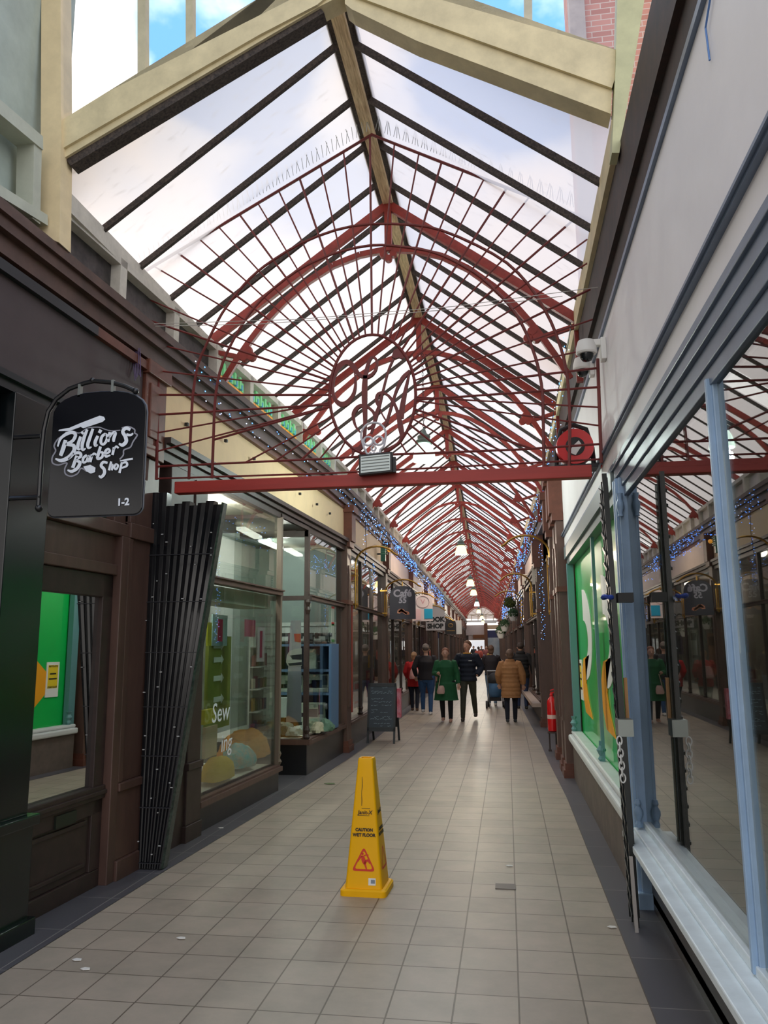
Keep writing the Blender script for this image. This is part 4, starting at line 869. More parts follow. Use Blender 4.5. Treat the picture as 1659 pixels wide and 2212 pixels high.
for (px, zz, yy_, w_, lab, old) in ((632,zt2*0+zt3,YS+.12,.36,'ivory sewing machine on the middle shelf behind the return glass',0), (686,zt3,YS+.1,.38,'ivory sewing machine on the middle shelf, right of the corner post',0), (677,.58,YS-.1,.38,'cream sewing machine on the low plinth right of the corner post',0), (615,zt1,YS+.15,.24,'black vintage sewing machine on top of the blue shelf unit, leftmost',1), (661,zt1,YS+.15,.24,'black vintage sewing machine on top of the blue shelf unit, by the corner post',1), (696,zt1,YS+.15,.24,'small vintage sewing machine on top of the blue shelf unit, rightmost',1)):
    sewing_machine((pxx(px,yy_),yy_,zz), lab, w_, mat('vintage_black_enamel',(40,42,40),.3) if old else IV)
def ubox(px0, px1, py0, py1, y, m, lab, d=.25, nm='machine_case', ct_='case'):
    a = P(px0,py1,Y=y); b = P(px1,py0,Y=y); return solo(nm, MB().box(a.x,b.x,y,y+d,max(a.z,.465),b.z), m, lab, ct_, bevel=.012)
ubox(659,683,1401,1446,YS+.05,IV,'white boxy machine case on the upper blue shelf right of the corner post')
ubox(589,626,1507,1550,YS-.2,mat('pale_grey_case',(196,206,204),.5),'pale grey machine case on the window floor, left of the banner')
ubox(574,587,1497,1552,YS-.25,mat('white_box_card',(226,228,222),.6),'white upright box at the far left of the return window',.1)
solo('plinth_box', MB().box(pxx(655,YS-.2),pxx(706,YS-.2),YS-.24,YS-.0,.465,.58), WHITE, 'low white plinth box under the cream sewing machine', 'box')
for i, (px, yy_, r_, cc, lab) in enumerate(((592,10.95,.15,(176,166,120),'beige folded bag heap at the left of the return window floor'), (615,10.85,.17,(120,140,130),'grey green cloth heap in the return window'), (640,10.75,.13,(222,230,222),'white crumpled cloth at the corner of the return window'), (677,11.15,.16,(190,184,156),'straw coloured basket goods just past the corner post'), (700,11.3,.15,(100,132,110),'green knitted bundle at the far end of the second window'), (590,10.7,.1,(50,120,120),'dark teal cloth scraps on the return window floor'))):
    lump('cloth_heap', (pxx(px,yy_),yy_,.465), r_, (1,1,.8), mat('cloth_%d' % i, cc, .9, var=.3, scale=18), lab, 'cloth heap', seed=20+i, amp=.35)
yb_ = 10.62
def bq(px, py): return P(px, py, Y=yb_)
bn = thing('reflection_banner', 'narrow pull-up banner with a white car front behind the return glass', 'banner', (bq(638,1500).x,yb_,.465))  # car reflection in the glass, modelled as a solid banner
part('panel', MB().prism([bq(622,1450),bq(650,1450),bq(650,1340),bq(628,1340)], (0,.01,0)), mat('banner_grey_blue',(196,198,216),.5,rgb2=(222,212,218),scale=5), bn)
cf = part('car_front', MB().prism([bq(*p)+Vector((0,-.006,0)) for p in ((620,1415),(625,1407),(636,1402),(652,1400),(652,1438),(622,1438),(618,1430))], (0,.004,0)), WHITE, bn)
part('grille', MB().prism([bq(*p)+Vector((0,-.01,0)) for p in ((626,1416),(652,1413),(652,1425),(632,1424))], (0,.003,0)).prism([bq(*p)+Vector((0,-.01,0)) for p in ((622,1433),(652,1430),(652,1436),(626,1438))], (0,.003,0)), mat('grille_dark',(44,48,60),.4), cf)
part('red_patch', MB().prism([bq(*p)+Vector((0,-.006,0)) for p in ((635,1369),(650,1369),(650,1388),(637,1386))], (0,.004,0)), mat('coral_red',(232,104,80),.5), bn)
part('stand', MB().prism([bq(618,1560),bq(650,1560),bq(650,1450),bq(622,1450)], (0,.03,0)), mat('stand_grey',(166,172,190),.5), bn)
# red and green stickers on the far edge of that window
for i, (py, cc, lab) in enumerate(((1330,(170,176,160),'red and grey strip label high on the far window edge'), (1367,(176,186,170),'green and grey strip label lower on the far window edge'))):
    q = P(720,py,X=-2.64); b = solo('strip_label', MB(ML).box(-.03,-.022,q.y-.1,q.y+.1,q.z-.14,q.z+.14), mat('label_%d' % i, cc, .6), lab, 'sticker')
    part('end_band', MB(ML).box(-.022,-.02,q.y-.1,q.y+.1,q.z+.11,q.z+.14).box(-.022,-.02,q.y-.1,q.y+.1,q.z-.14,q.z-.1), mat('band_%d' % i, ((200,50,50),(60,130,60))[i], .6), b)
pilaster(ML, 12.9, 'dark brown pilaster beside the second left window with red edge', .34)
solo('red_strip', MB(ML).box(.0,.075,13.08,13.14,.6,2.35), mat('brick_red_strip',(150,56,46),.5), 'brick red upright strip on the far side of the second pilaster', 'strip')
# ------------------------------------------------------------------ further shops
ORDW = ['third','fourth','fifth','sixth','seventh','eighth','ninth','tenth','eleventh','twelfth','thirteenth','fourteenth','fifteenth','sixteenth']
rr = random.Random(11)
y = 13.15; i = 0
LB = [(13.15,17.5),(17.85,23.3)]+[(23.65+5.66*k, 23.65+5.66*k+5.3) for k in range(10)]
wallcols = [(176,170,160),(150,130,116),(190,182,170),(130,120,112)]
for i, (a, b) in enumerate(LB):
    near = i < 5
    mull = [a+(b-a)*f for f in ((.3,.62) if i < 2 else (.33,.66))] if near else [(a+b)/2]
    shopfront(ML, a, b, f'{ORDW[i]} brown shopfront along the left side of the arcade', rz=.45, mull=mull, trans=2.35, fasc=(CREAMF if i < 1 else PINKF), wallm=mat(f'display_wall_{i%4}', wallcols[i % 4], .9, var=.2), depth=1.2)
    pilaster(ML, b+.17, f'brown pilaster on the far side of the {ORDW[i]} left shopfront', .3)
MRr = lambda p: (XR(p[1])+.2-p[0], p[1], p[2])
RB = [(12.7,17.0),(18.0,23.3)]+[(23.65+5.66*k, 23.65+5.66*k+5.3) for k in range(10)]
for i, (a, b) in enumerate(RB):
    mull = [a+(b-a)*f for f in (.33,.66)] if i < 5 else [(a+b)/2]
    shopfront(MR if i else MRr, a, b, f'{ORDW[i]} brown shopfront along the right side of the arcade', rz=.5, mull=mull, trans=2.3, fasc=PINKF, wallm=mat(f'display_wall_r{i%4}', wallcols[(i+1) % 4], .9, var=.2), depth=1.2, riser=STONE)
    pilaster(MR, b+.17, f'brown pilaster on the far side of the {ORDW[i]} right shopfront', .34, BROWN)
for y_, lab in ((10.75,'brown pilaster at the end of the green shopfront'),(11.3,'second brown pilaster past the green shopfront'),(12.4,'third brown pilaster past the green shopfront')): pilaster(MR, y_, lab, .3, BROWN, BROWN3, .1)
solo('panelling', MB(MR).box(-.2,-.1,10.85,12.6,0,3.95), BROWN2, 'brown panelling between the right pilasters past the green shopfront', 'panelling')
solo('stone_shelf', MB(MR).box(.06,.24,17.3,22.8,.38,.46), mat('pinkish_stone',(186,164,150),.6,var=.15), 'pinkish stone ledge below the right shop windows beyond the fire extinguisher', 'ledge')
# posters and goods in the nearer far windows
def card(M_, n, y0, y1, z0, z1, cc, lab, k, name='poster', cat_='poster', stripes=None):
    b = solo(name, MB(M_).box(n-.01,n,y0,y1,z0,z1), mat('poster_%s' % k, cc, .6, var=.12, scale=7), lab, cat_)
    if stripes: part('print_block', MB(M_).box(n,n+.003,y0+.1*(y1-y0),y1-.1*(y1-y0),z0+.7*(z1-z0),z1-.08*(z1-z0)).box(n,n+.003,y0+.1*(y1-y0),y1-.2*(y1-y0),z0+.15*(z1-z0),z0+.25*(z1-z0)), mat('print_%s' % k, stripes, .6), b)
card(ML,-.05,13.35,13.8,.95,1.35,(226,196,200),'pink and white poster low in the third left window, upper of two','a',stripes=(200,50,70))
card(ML,-.05,13.9,14.4,.6,1.05,(214,206,210),'white poster with red heading low in the third left window','b',stripes=(206,60,60))
card(ML,-.5,14.6,15.0,.7,2.1,(150,160,178),'tall rack card of blue grey magazines in the third left window','c',stripes=(60,80,120))
card(ML,-.6,13.6,14.3,.8,1.7,(52,66,62),'dark clothing shape hanging in the third left window','d')
card(ML,-.05,15.6,16.3,1.25,1.5,(236,170,40),'orange card in the window behind the chalkboard','e')
card(ML,-.06,15.4,16.5,.7,1.2,(170,40,40),'dark red panel in the window behind the chalkboard','f',stripes=(226,150,120))
card(ML,-.05,15.7,16.4,1.6,1.95,(222,170,160),'pink striped card above the orange one in the third left window','g',stripes=(190,100,90))
card(ML,-.05,13.3,13.6,2.5,2.75,(230,84,72),'small red card high in the third left window','h')
for i in range(8):
    y0 = 18.2+i*1.9+(.5 if i > 2 else 0); cc = [(206,150,120),(220,214,206),(90,70,120),(206,190,150),(170,180,190),(120,70,140),(214,120,90),(200,204,190)][i]
    card(ML,-.06,y0,y0+.8,1.0+.2*(i % 3),1.9+.1*(i % 2),cc,f'window poster {["coral","off white","violet","straw","pale blue","purple","orange","pale green"][i]} in the row of left windows past the cafe sign',f'l{i}',stripes=tuple(int(v*.6) for v in cc))
# right windows: white blind, tiles, lime item
card(MR,-.08,13.0,13.25,.7,2.2,(230,228,220),'white vertical blind panel in the first right window past the extinguisher','r0')
card(MR,-.06,12.75,12.95,.55,.95,(150,190,70),'lime green item at the foot of the first right window past the extinguisher','r1')
tlm = MB(MR); 
for k in range(14): tlm.box(-.07,-.06,13.4,13.75,.7+k*.11,.79+k*.11)
solo('tile_panel', tlm, mat('pale_grey_tile',(190,186,182),.3), 'pale grey tiled strip in the first right window past the extinguisher', 'tiles')
# ------------------------------------------------------------------ pendant lanterns
AMB = mat('amber_lamp_glass',(255,214,140),.4,emit=1.9); COOL = mat('cool_lamp_glass',(226,255,240),.4,emit=1.5)
def pendant(y, px, py, warm, label, first):
    q = P(px, py, Y=y); t = thing('pendant_lamp', label, 'pendant lamp', q, 'pendant lamps down the arcade')
    g = AMB if warm else COOL
    part('shade', MB().lathe([(.15,-.13),(.152,-.11),(.13,.0),(.1,.075),(.06,.12),(.04,.13)], tuple(q), 18), g, t, True, 'glowing amber glass shade' if warm else 'glowing greenish white glass shade')
    part('canopy', MB().lathe([(.11,.1),(.12,.13),(.08,.16),(.085,.2),(.04,.24),(.02,.3),(.01,.31)], tuple(q), 14), mat('verdigris_metal',(104,118,110),.5,metal=.3), t, True)
    mb = MB(); zt_ = 5.5
    if first:
        k = 0; z = q.z+.3
        while z < zt_: 
            mb.tube([Vector((q.x+(.012*math.cos(a*math.pi/4) if k % 2 else 0), q.y+(0 if k % 2 else .012*math.cos(a*math.pi/4)), z+.028*math.sin(a*math.pi/4))) for a in range(8)], .004, 5, True); z += .044; k += 1
    else: mb.tube([q+Vector((0,0,.3)), Vector((q.x,q.y,zt_))], .006, 5)
    part('chain', mb, BLK, t)
    L = bpy.data.lights.new('lamp_light', 'POINT'); L.energy = 62 if warm else 70; L.color = (1,.86,.68) if warm else (.85,1,.93); L.shadow_soft_size = .12
    lo = bpy.data.objects.new('lamp_light', L); C.objects.link(lo); lo.location = (q.x,q.y,q.z-.25)
for i, (y, px, py, wm, lab) in enumerate(((9.9,916,975,0,'nearest pendant lamp with cool white shade on a long chain'), (19.8,996,1187,1,'second pendant lamp with amber shade'), (29.6,1016,1258,1,'third pendant lamp, amber, deeper in the arcade'), (34.6,1023,1279,1,'fourth pendant lamp, amber, just below the third'), (44.4,1030,1304,0,'fifth pendant lamp with cool white shade'), (54.4,1034,1320,1,'sixth pendant lamp, small and amber'), (62,1041,1333,1,'seventh pendant lamp, tiny and amber'), (70,1043,1343,1,'farthest pendant lamp, before the end arch'))): pendant(y, px, py, wm, lab, i == 0)
# ------------------------------------------------------------------ LED string lights on both eaves
LED = mat('blue_led',(84,146,255),.3,emit=2.6); LEDW = mat('white_led',(200,215,255),.3,emit=1.6)
def garland(M_, y0, y1, n0, z0, drop, count, label, seed, dens=1.3, dropends=None):
    rr = random.Random(seed); t = thing('string_light', label, 'string light', M_((n0,(y0+y1)/2,z0)), 'LED string lights')
    mb = MB(M_); k = int((y1-y0)/.5)+1; pts = [(n0,y0+(y1-y0)*j/k,z0-.03*(j % 2)) for j in range(k+1)]
    mb.tube(pts, .005, 4); part('cable', mb, BLK, t)
    L = []
    for j in range(count):
        f = rr.random()**dens; y = y0+(y1-y0)*f; d = drop*rr.random()**1.2
        L.append((y, n0+rr.uniform(-.02,.05), z0-d, rr.random() < .25))
    L.sort()
    rest = MB(M_)
    for j, (y, n_, z, wh) in enumerate(L):
        s = .0036+.00032*y
        if j < 60:
            mb = MB(M_); mb.cbox((n_,y,z),(s*1.1,s*1.8,s*1.3)); part('bulb', mb, LEDW if wh else LED, t)
        else: rest.cbox((n_,y,z),(s*1.1,s*1.8,s*1.3))
    if len(L) > 60: part('bulb', rest, LED, t, stuff=True)
garland(ML, 6.3, 13.2, .14, 4.2, .34, 75, 'sparse blue string lights along the left eaves behind the ironwork screen', 1, 1)
garland(ML, 13.2, 24.5, .14, 4.2, .42, 300, 'dense blue string lights along the left eaves above the pink fascias', 2, .8)
garland(ML, 24.5, 40, .14, 4.15, .6, 160, 'far blue string lights along the left eaves', 3, 1.1)
garland(MR, 7.0, 13.0, .12, 4.55, .5, 90, 'blue string lights along the right eaves behind the cable reel', 4, .8)
garland(MR, 13.0, 26, .14, 4.35, .55, 260, 'dense blue string lights along the right eaves past the grey fascia', 5, .9)
garland(MR, 26, 50, .2, 4.0, .9, 200, 'far pale blue string lights along the right eaves', 6, 1)
def drop(M_, y, n_, z0, z1, cnt, label, seed):
    rr = random.Random(seed); t = thing('string_light', label, 'string light', M_((n_,y,z1)), 'LED string lights')
    part('cable', MB(M_).tube([(n_,y,z0),(n_+.02,y+.03,(z0+z1)/2),(n_,y,z1)], .006, 4), BLK, t); 
    for k in range(cnt): 
        z = z0+(z1-z0)*(k+rr.random())/cnt; part('bulb', MB(M_).cbox((n_+rr.uniform(-.03,.05),y+rr.uniform(-.05,.05),z),(.009,.018,.009)), LED if rr.random() < .8 else LEDW, t)
drop(MR, 14.6, .12, 3.5, 1.75, 58, 'blue string lights wound down the right wall beside the brass bracket', 9)
drop(MR, 24, .12, 3.3, 2.2, 30, 'blue string lights hanging down farther along the right wall', 10)
drop(ML, 15.3, .08, 3.3, 2.7, 22, 'blue string lights dangling under the left fascia above the chalkboard shop', 11)
drop(ML, 14.2, .1, 4.1, 3.0, 22, 'white string lights trailing over the cream fascia on the left', 12)
q0 = P(306,640,Y=6.02); t = thing('string_light', 'short blue string lights at the left corner of the ironwork screen', 'string light', (q0.x,q0.y,q0.z-.2), 'LED string lights')
for k in range(6): q = P(302+4*(k % 2), 630+9*k, Y=6.02); part('bulb', MB().cbox(q,(.022,.012,.009)), LED, t)
# ------------------------------------------------------------------ brass swan-neck sign brackets
def bracket(M_, y, label, reach=.62, zt=3.32, zb=2.1):
    t = thing('brass_bracket', label, 'sign bracket', M_((.06,y,zb)), 'brass swan neck brackets')
    mb = MB(M_); pts = [(.1,y,zb)]+[(.1,y,z) for z in (2.4,2.7,zt-.3)]+[(.1+reach*(1-math.cos(R(a)))*.5, y, zt-.3+.3*math.sin(R(a))) for a in range(15,136,15)]+[(.1+reach*.93,y,zt-.14),(.1+reach,y,zt-.16)]
    mb.tube(pts, .018, 8); part('arm', mb, BRASS, t, True)
    part('stay', MB(M_).tube([(.14,y,zb+.02),(.14,y,zt-.32)], .009, 6), BRASS, t, True)
    mb = MB(M_); mb.box(0,.15,y-.015,y+.015,zb+.06,zb+.09).box(0,.15,y-.015,y+.015,2.85,2.88); part('clip', mb, BRASS, t); return t
bracket(MR, 12.42, 'brass swan neck bracket nearest on the right wall', .74, 3.36, 2.1)
bracket(MR, 18.4, 'second brass swan neck bracket on the right wall', .74, 3.3, 2.3)
bracket(MR, 24.2, 'third brass swan neck bracket on the right wall', .8, 3.3, 2.3)
bracket(ML, 13.25, 'brass swan neck bracket on the left wall above the sewing shop pilaster', .74, 3.36, 2.3)
bracket(ML, 17.0, 'brass bracket carrying the cafe sign', .8, 3.1, 2.3)
bracket(ML, 20.6, 'brass bracket carrying the round crest sign', .9, 3.05, 2.3)
bracket(ML, 25.2, 'brass bracket carrying the book shop sign', .9, 2.95, 2.3)
bracket(ML, 31, 'brass bracket carrying the black and gold sign', .9, 2.8, 2.3)
# green lantern box beside left eaves
gq = P(835,1195,Y=16.6)
gb = thing('lantern', 'green louvred exit lantern box with amber light under the left eaves', 'lantern', (gq.x,gq.y,gq.z-.15))
part('case', MB().box(gq.x-.12,gq.x-.02,gq.y-.05,gq.y+.05,gq.z-.17,gq.z+.17), mat('teal_green_case',(24,104,84),.4), gb)
mb = MB(); 
for k in range(5): mb.box(gq.x-.125,gq.x+.02,gq.y-.06,gq.y+.06,gq.z-.02+k*.04,gq.z-.01+k*.04)
part('louvre', mb, mat('pale_green_louvre',(110,170,140),.4), gb); part('amber_lamp', MB().ball(gq+Vector((.06,0,.07)), .045), mat('amber_glow',(236,160,60),.4,emit=.6), gb, True)
part('arm', MB().box(XL(16.6),gq.x-.02,gq.y-.02,gq.y+.02,gq.z-.03,gq.z), BLK, gb)
# ------------------------------------------------------------------ hanging shop signs down the left
def sign(y, x0, y0, x1, y1, arch, m, label):
    a, b = P(x0,y1,Y=y), P(x1,y0,Y=y); t = thing('hanging_sign', label, 'hanging sign', ((a.x+b.x)/2,y,a.z))
    w_, h_ = b.x-a.x, b.z-a.z; xm = (a.x+b.x)/2
    if arch:
        hh = arch*h_; out = [(a.x,y,a.z),(b.x,y,a.z)]+[(xm+w_/2*math.copysign(abs(math.cos(R(k*15)))**.8,math.cos(R(k*15))), y, b.z-hh+hh*math.sin(R(k*15))) for k in range(13)]
    else: out = [(a.x,y,a.z),(b.x,y,a.z),(b.x,y,b.z),(a.x,y,b.z)]
    part('board', MB().prism(out, (0,.03,0)), m, t)
    part('hook', MB().box(xm-.012,xm+.012,y,y+.03,b.z-.01,b.z+.09), BRASS, t)
    return t, a, b, xm, w_, h_
def st(t, s, x, y, z, size, m, **k): text(s, size, m, frame((x,y-.004,z), (1,0,0), (0,0,1)), t, **k)
t, a, b, xm, w_, h_ = sign(17, 842, 1265, 897, 1338, .3, mat('cafe_sign_slate',(58,54,66),.5), 'dark slate arched cafe sign with grey lettering and a food picture')
GL_ = mat('cafe_letter_grey',(176,168,180),.5)
st(t, 'Café', xm, 17, a.z+h_*.77, .215, GL_, off=.008); st(t, '55', xm, 17, a.z+h_*.56, .17, GL_, off=.006, shear=.1)
part('food_picture', MB().lathe([(.001,0),(1,0),(1,.004),(.001,.004)], (0,0,0), 24, 'y'), mat('plate_white',(206,180,176),.5), t)
for o_ in t.children:
    if o_.name.startswith('food_picture'):
        for v in o_.data.vertices: v.co = Vector((v.co.x*.2+wloc(t).x, v.co.y+16.993, v.co.z*.125+a.z+h_*.25))-wloc(t)+Vector((xm-wloc(t).x,0,0))
mb = MB()
for k in range(9): 
    an = k*.7; mb.prism([(xm-.12+.03*k,16.99,a.z+h_*.25-.05+.04*math.sin(an)), (xm-.05+.025*k,16.99,a.z+h_*.25-.06+.03*math.sin(an)), (xm-.04+.022*k,16.99,a.z+h_*.25+.0+.04*math.sin(an)), (xm-.11+.022*k,16.99,a.z+h_*.25+.015+.03*math.sin(an))], (0,.002,0))
part('food', mb, mat('bacon_orange',(206,104,70),.6,rgb2=(226,170,140),scale=40), t)
t, a, b, xm, w_, h_ = sign(20.6, 893, 1284, 934, 1342, .35, mat('pinkish_white_sign',(216,200,200),.5), 'pinkish white arched sign with a circled letter V behind the cafe sign')
part('crest_ring', MB().tube([(xm+.17*math.cos(k*math.pi/12), 20.59, a.z+h_*.72+.15*math.sin(k*math.pi/12)) for k in range(24)], .006, 5, True), mat('crest_brown',(150,120,124),.5), t)
st(t, 'V', xm, 20.6, a.z+h_*.72, .19, mat('crest_pink',(196,140,150),.5))
part('pink_band', MB().box(a.x+.02,a.x+.2,20.592,20.6,a.z+.03,a.z+h_*.45), mat('pale_pink_band',(222,182,186),.5), t)
part('blue_square', MB().box(b.x-.22,b.x-.0,20.59,20.6,a.z+.06,a.z+h_*.46), mat('bright_cyan_blue',(24,150,190),.5), t)
t, a, b, xm, w_, h_ = sign(25.2, 920, 1306, 960, 1362, .3, mat('grey_white_sign',(208,202,200),.5), 'grey white arched book shop sign with black lettering')
st(t, 'BOOK', xm, 25.2, a.z+h_*.42, .2, BLK, off=.012); st(t, 'SHOP', xm, 25.2, a.z+h_*.16, .2, BLK, off=.012)
t, a, b, xm, w_, h_ = sign(31, 962, 1338, 985, 1370, .35, mat('black_sign',(22,22,26),.4), 'small black arched sign with gold emblem')
part('gold_emblem', MB().tube([(xm+.09*math.cos(k*math.pi/6), 30.99, a.z+h_*.6+.07*math.sin(k*math.pi/6)) for k in range(12)], .012, 5, True).box(a.x+.05,b.x-.05,30.99,31,a.z+h_*.22,a.z+h_*.25), mat('dull_gold',(150,116,60),.4,metal=.4), t)
sign(33, 985, 1340, 997, 1370, 0, WHITE, 'plain white rectangular sign just beyond the black sign')
# ------------------------------------------------------------------ right wall: small board signs, fittings, hanging baskets
for i, (px0, py0, px1, py1, yy_, cc, lab) in enumerate(((1150,1222,1172,1262,17.4,(222,214,200),'cream lettered board high on the right wall below the first brass bracket'),(1128,1240,1146,1264,22,(214,206,190),'cream lettered board farther along the right wall'))):
    a, b = P(px0,py1,Y=yy_), P(px1,py0,Y=yy_); t = solo('wall_sign', MB().box(a.x,b.x,yy_,yy_+.03,a.z,b.z), mat('cream_board',(222,214,200),.6), lab, 'sign')
    mb = MB(); 
    for k in range(6): mb.box(a.x+.3*(b.x-a.x),a.x+.7*(b.x-a.x),yy_-.003,yy_,a.z+(b.z-a.z)*(.12+.14*k),a.z+(b.z-a.z)*(.18+.14*k))
    part('print', mb, mat('print_brown',(96,84,76),.6), t)
def basket(px, py, yy_, r_, pot, label, seed):
    q = P(px,py,Y=yy_); t = thing('hanging_basket', label, 'hanging basket', (q.x,q.y,q.z-r_)); rr = random.Random(seed)
    if pot: part('pot', MB().lathe([(r_*.5,-r_*1.5),(r_*.75,-r_*.9),(r_*.9,-r_*.1),(r_*.95,0)], tuple(q), 14), WHITE, t, True)
    mb = MB(); 
    for k in range(260):
        a = rr.uniform(0,6.28); c_ = rr.uniform(-.6,1); s_ = math.sqrt(max(0,1-c_*c_)); d = Vector((s_*math.cos(a),s_*math.sin(a),c_)); p = q+d*r_*rr.uniform(.75,1.05); u = d.orthogonal().normalized()*r_*.22; v = d.cross(u).normalized()*r_*.12
        mb.add([p-u,p+v+d*.02,p+u,p-v+d*.01], [(0,1,2,3)])
    mb.ball(q, r_*.78, 12, 8); part('foliage', mb, mat('olive_foliage',(92,104,40),.8,rgb2=(52,62,28),scale=12) if not pot else mat('green_foliage',(74,110,66),.8,rgb2=(44,66,44),scale=12), t)
    part('hanger', MB().tube([q+Vector((0,0,r_*.8)), Vector((XR(yy_)-.0,yy_,q.z+.35))], .01, 5), BLK, t)
basket(1101,1303,25.5,.19,False,'round olive green hanging basket on the right, below the third brass bracket',1)
basket(1108,1325,27.5,.17,True,'white hanging pot with greenery just behind the round olive basket',2)
basket(1090,1348,33,.2,True,'small green hanging basket beyond the white pot',3)
basket(1082,1362,37,.24,True,'grey green flower basket farthest along the right wall',4)
# fire extinguisher on stand
q = P(1199,1622,Z=0); q.x -= .02; ex = thing('fire_extinguisher', 'red fire extinguisher on a brown tube stand by the right pilasters', 'fire extinguisher', (q.x,q.y,0))
ye = q.y; e0 = P(1199,1597,Y=ye); 
part('body', MB().lathe([(.05,.3),(.075,.31),(.078,.35),(.078,.74),(.07,.79),(.04,.83),(.025,.85)], (q.x,ye,0), 18), mat('extinguisher_red',(206,24,28),.25,coat=.4), ex, True)
part('label', MB().lathe([(.0795,.5),(.0795,.56)], (q.x,ye,0), 18), mat('label_pale',(226,190,180),.5), ex, True)
part('valve', MB().lathe([(.025,.85),(.03,.87),(.02,.9)], (q.x,ye,0), 10).box(q.x-.02,q.x+.09,ye-.015,ye+.015,.9,.92).bar((q.x-.02,ye,.94),(q.x+.1,ye,.98),.02,.015), mat('extinguisher_red',(206,24,28),.25), ex)
part('hose', MB().tube([(q.x+.03,ye-.02,.88),(q.x+.1,ye-.04,.8),(q.x+.1,ye-.05,.62),(q.x+.07,ye-.06,.45)], .012, 6), BLK, ex, True)
mb = MB(); mb.tube([(q.x-.06,ye-.07,0),(q.x-.06,ye-.07,.3)], .012, 6).tube([(q.x+.08,ye-.1,0),(q.x+.08,ye-.1,.3)], .012, 6).tube([(q.x+.05,ye+.08,0),(q.x+.05,ye+.08,.9)], .012, 6).box(q.x-.09,q.x+.1,ye-.12,ye+.1,.28,.3).box(q.x-.085,q.x-.035,ye-.1,ye-.04,0,.03).box(q.x+.055,q.x+.105,ye-.13,ye-.07,0,.03)
part('stand', mb, BROWN2, ex)
# ------------------------------------------------------------------ wet floor cone
c0, c1, c2 = P(735,1936,Z=0), P(831,1941,Z=0), P(846,1905,Z=0)
ux = Vector((c1.x-c0.x,c1.y-c0.y,0)); bw = .32; ux.normalize(); uy = Vector((-ux.y,ux.x,0)); ctr = Vector((c0.x+c1.x,c0.y+c1.y,0))/2+uy*bw/2
CN = thing('wet_floor_cone', 'yellow square wet floor caution cone standing in the middle of the tiles', 'caution cone', (ctr.x,ctr.y,0))
YEL = mat('caution_yellow',(252,186,2),.5,var=.06,scale=3,spec=.25); 
def cp(u, v, z): return ctr+ux*u+uy*v+Vector((0,0,z))
def sqring(h, z, r_): 
    o_ = []
    for sx_, sy_ in ((1,1),(-1,1),(-1,-1),(1,-1)):
        st_ = {(1,1):0,(-1,1):90,(-1,-1):180,(1,-1):270}[(sx_,sy_)]
        for a in (0,30,60,90): o_.append(cp(sx_*(h-r_)+r_*math.cos(R(st_+a)), sy_*(h-r_)+r_*math.sin(R(st_+a)), z))
    return o_
def rings(mb, L):
    vs = []; n = 16
    for h, z, r_ in L: vs += sqring(h, z, r_)
    fs = [(i*n+k, i*n+(k+1) % n, (i+1)*n+(k+1) % n, (i+1)*n+k) for i in range(len(L)-1) for k in range(n)]+[tuple(reversed(range(n))), tuple(range((len(L)-1)*n, len(L)*n))]
    return mb.add(vs, fs)
HT = P(787,1636,Y=ctr.y).z
wb = P(727.5+830-735,1900,Y=ctr.y).x
hb = .13; ht_ = .052
mb = MB(); rings(mb, [(bw/2,0,.035),(bw/2,.035,.035),(bw/2-.012,.045,.03)]); part('base', mb, YEL, CN, True)
mb = MB(); rings(mb, [(hb,.04,.025),(hb-.002,.06,.02),(ht_+.004,HT-.05,.012),(ht_+.003,HT-.02,.012),(ht_-.002,HT,.012),(ht_-.016,HT,.01),(ht_-.016,HT-.06,.01)]); cbody = part('body', mb, YEL, CN, True)
def face(u, z, d=.0015):
    f = (z-.06)/(HT-.11); h = (hb-.002)*(1-f)+(ht_+.004)*f; return cp(u, -(h+d), z)
sl = (face(0,.7)-face(0,.2)).normalized(); nrm = ux.cross(sl)
def ct(s, z, size, m, off=0, shear=0, u=0): text(s, size, m, frame(face(u,z,.003), ux, sl), cbody, 'lettering', shear, off, .0006)
CB = mat('print_dark_brown',(52,36,16),.6); CR = mat('print_red',(214,48,20),.5)
Zp = lambda py: P(785,py,Y=ctr.y-.1).z
ct('Janit-X', Zp(1756), .036, CB, .0008, .15, .004); ct('CAUTION', Zp(1793), .027, CB, .0016); ct('WET FLOOR', Zp(1804), .028, CB, .0016)
mb = MB(); za = Zp(1750)
for u0, u1, z in ((-.02,.04,Zp(1748)),(-.045,.035,Zp(1763))): mb.prism([face(u0,z),face(u1,z),face(u1,z+.003),face(u0,z+.003)], tuple(-nrm*0-uy*.001))
part('logo_underline', mb, CB, cbody)
z0, z1 = Zp(1880), Zp(1828); mb = MB(); tri = [(-.083,z0),(.083,z0),(0.0,z1)]; tr = []
def tp(u, z): return face(u, z, .003)
for i in range(3):
    p, c_, n_ = tri[i-1], tri[i], tri[(i+1) % 3]
    for s_ in range(5):
        f = s_/4; k = .16; a_ = (c_[0]+(p[0]-c_[0])*k, c_[1]+(p[1]-c_[1])*k); b_2 = (c_[0]+(n_[0]-c_[0])*k, c_[1]+(n_[1]-c_[1])*k)
        tr.append(((1-f)**2*a_[0]+2*f*(1-f)*c_[0]+f*f*b_2[0], (1-f)**2*a_[1]+2*f*(1-f)*c_[1]+f*f*b_2[1]))
cu, cz = 0, z0+(z1-z0)*.38
n = len(tr); vs = [tp(*p) for p in tr]+[tp(cu+(p[0]-cu)*.78, cz+(p[1]-cz)*.78) for p in tr]; mb.add(vs, [(i,(i+1) % n,n+(i+1) % n,n+i) for i in range(n)]); part('warning_triangle', mb, CR, cbody)
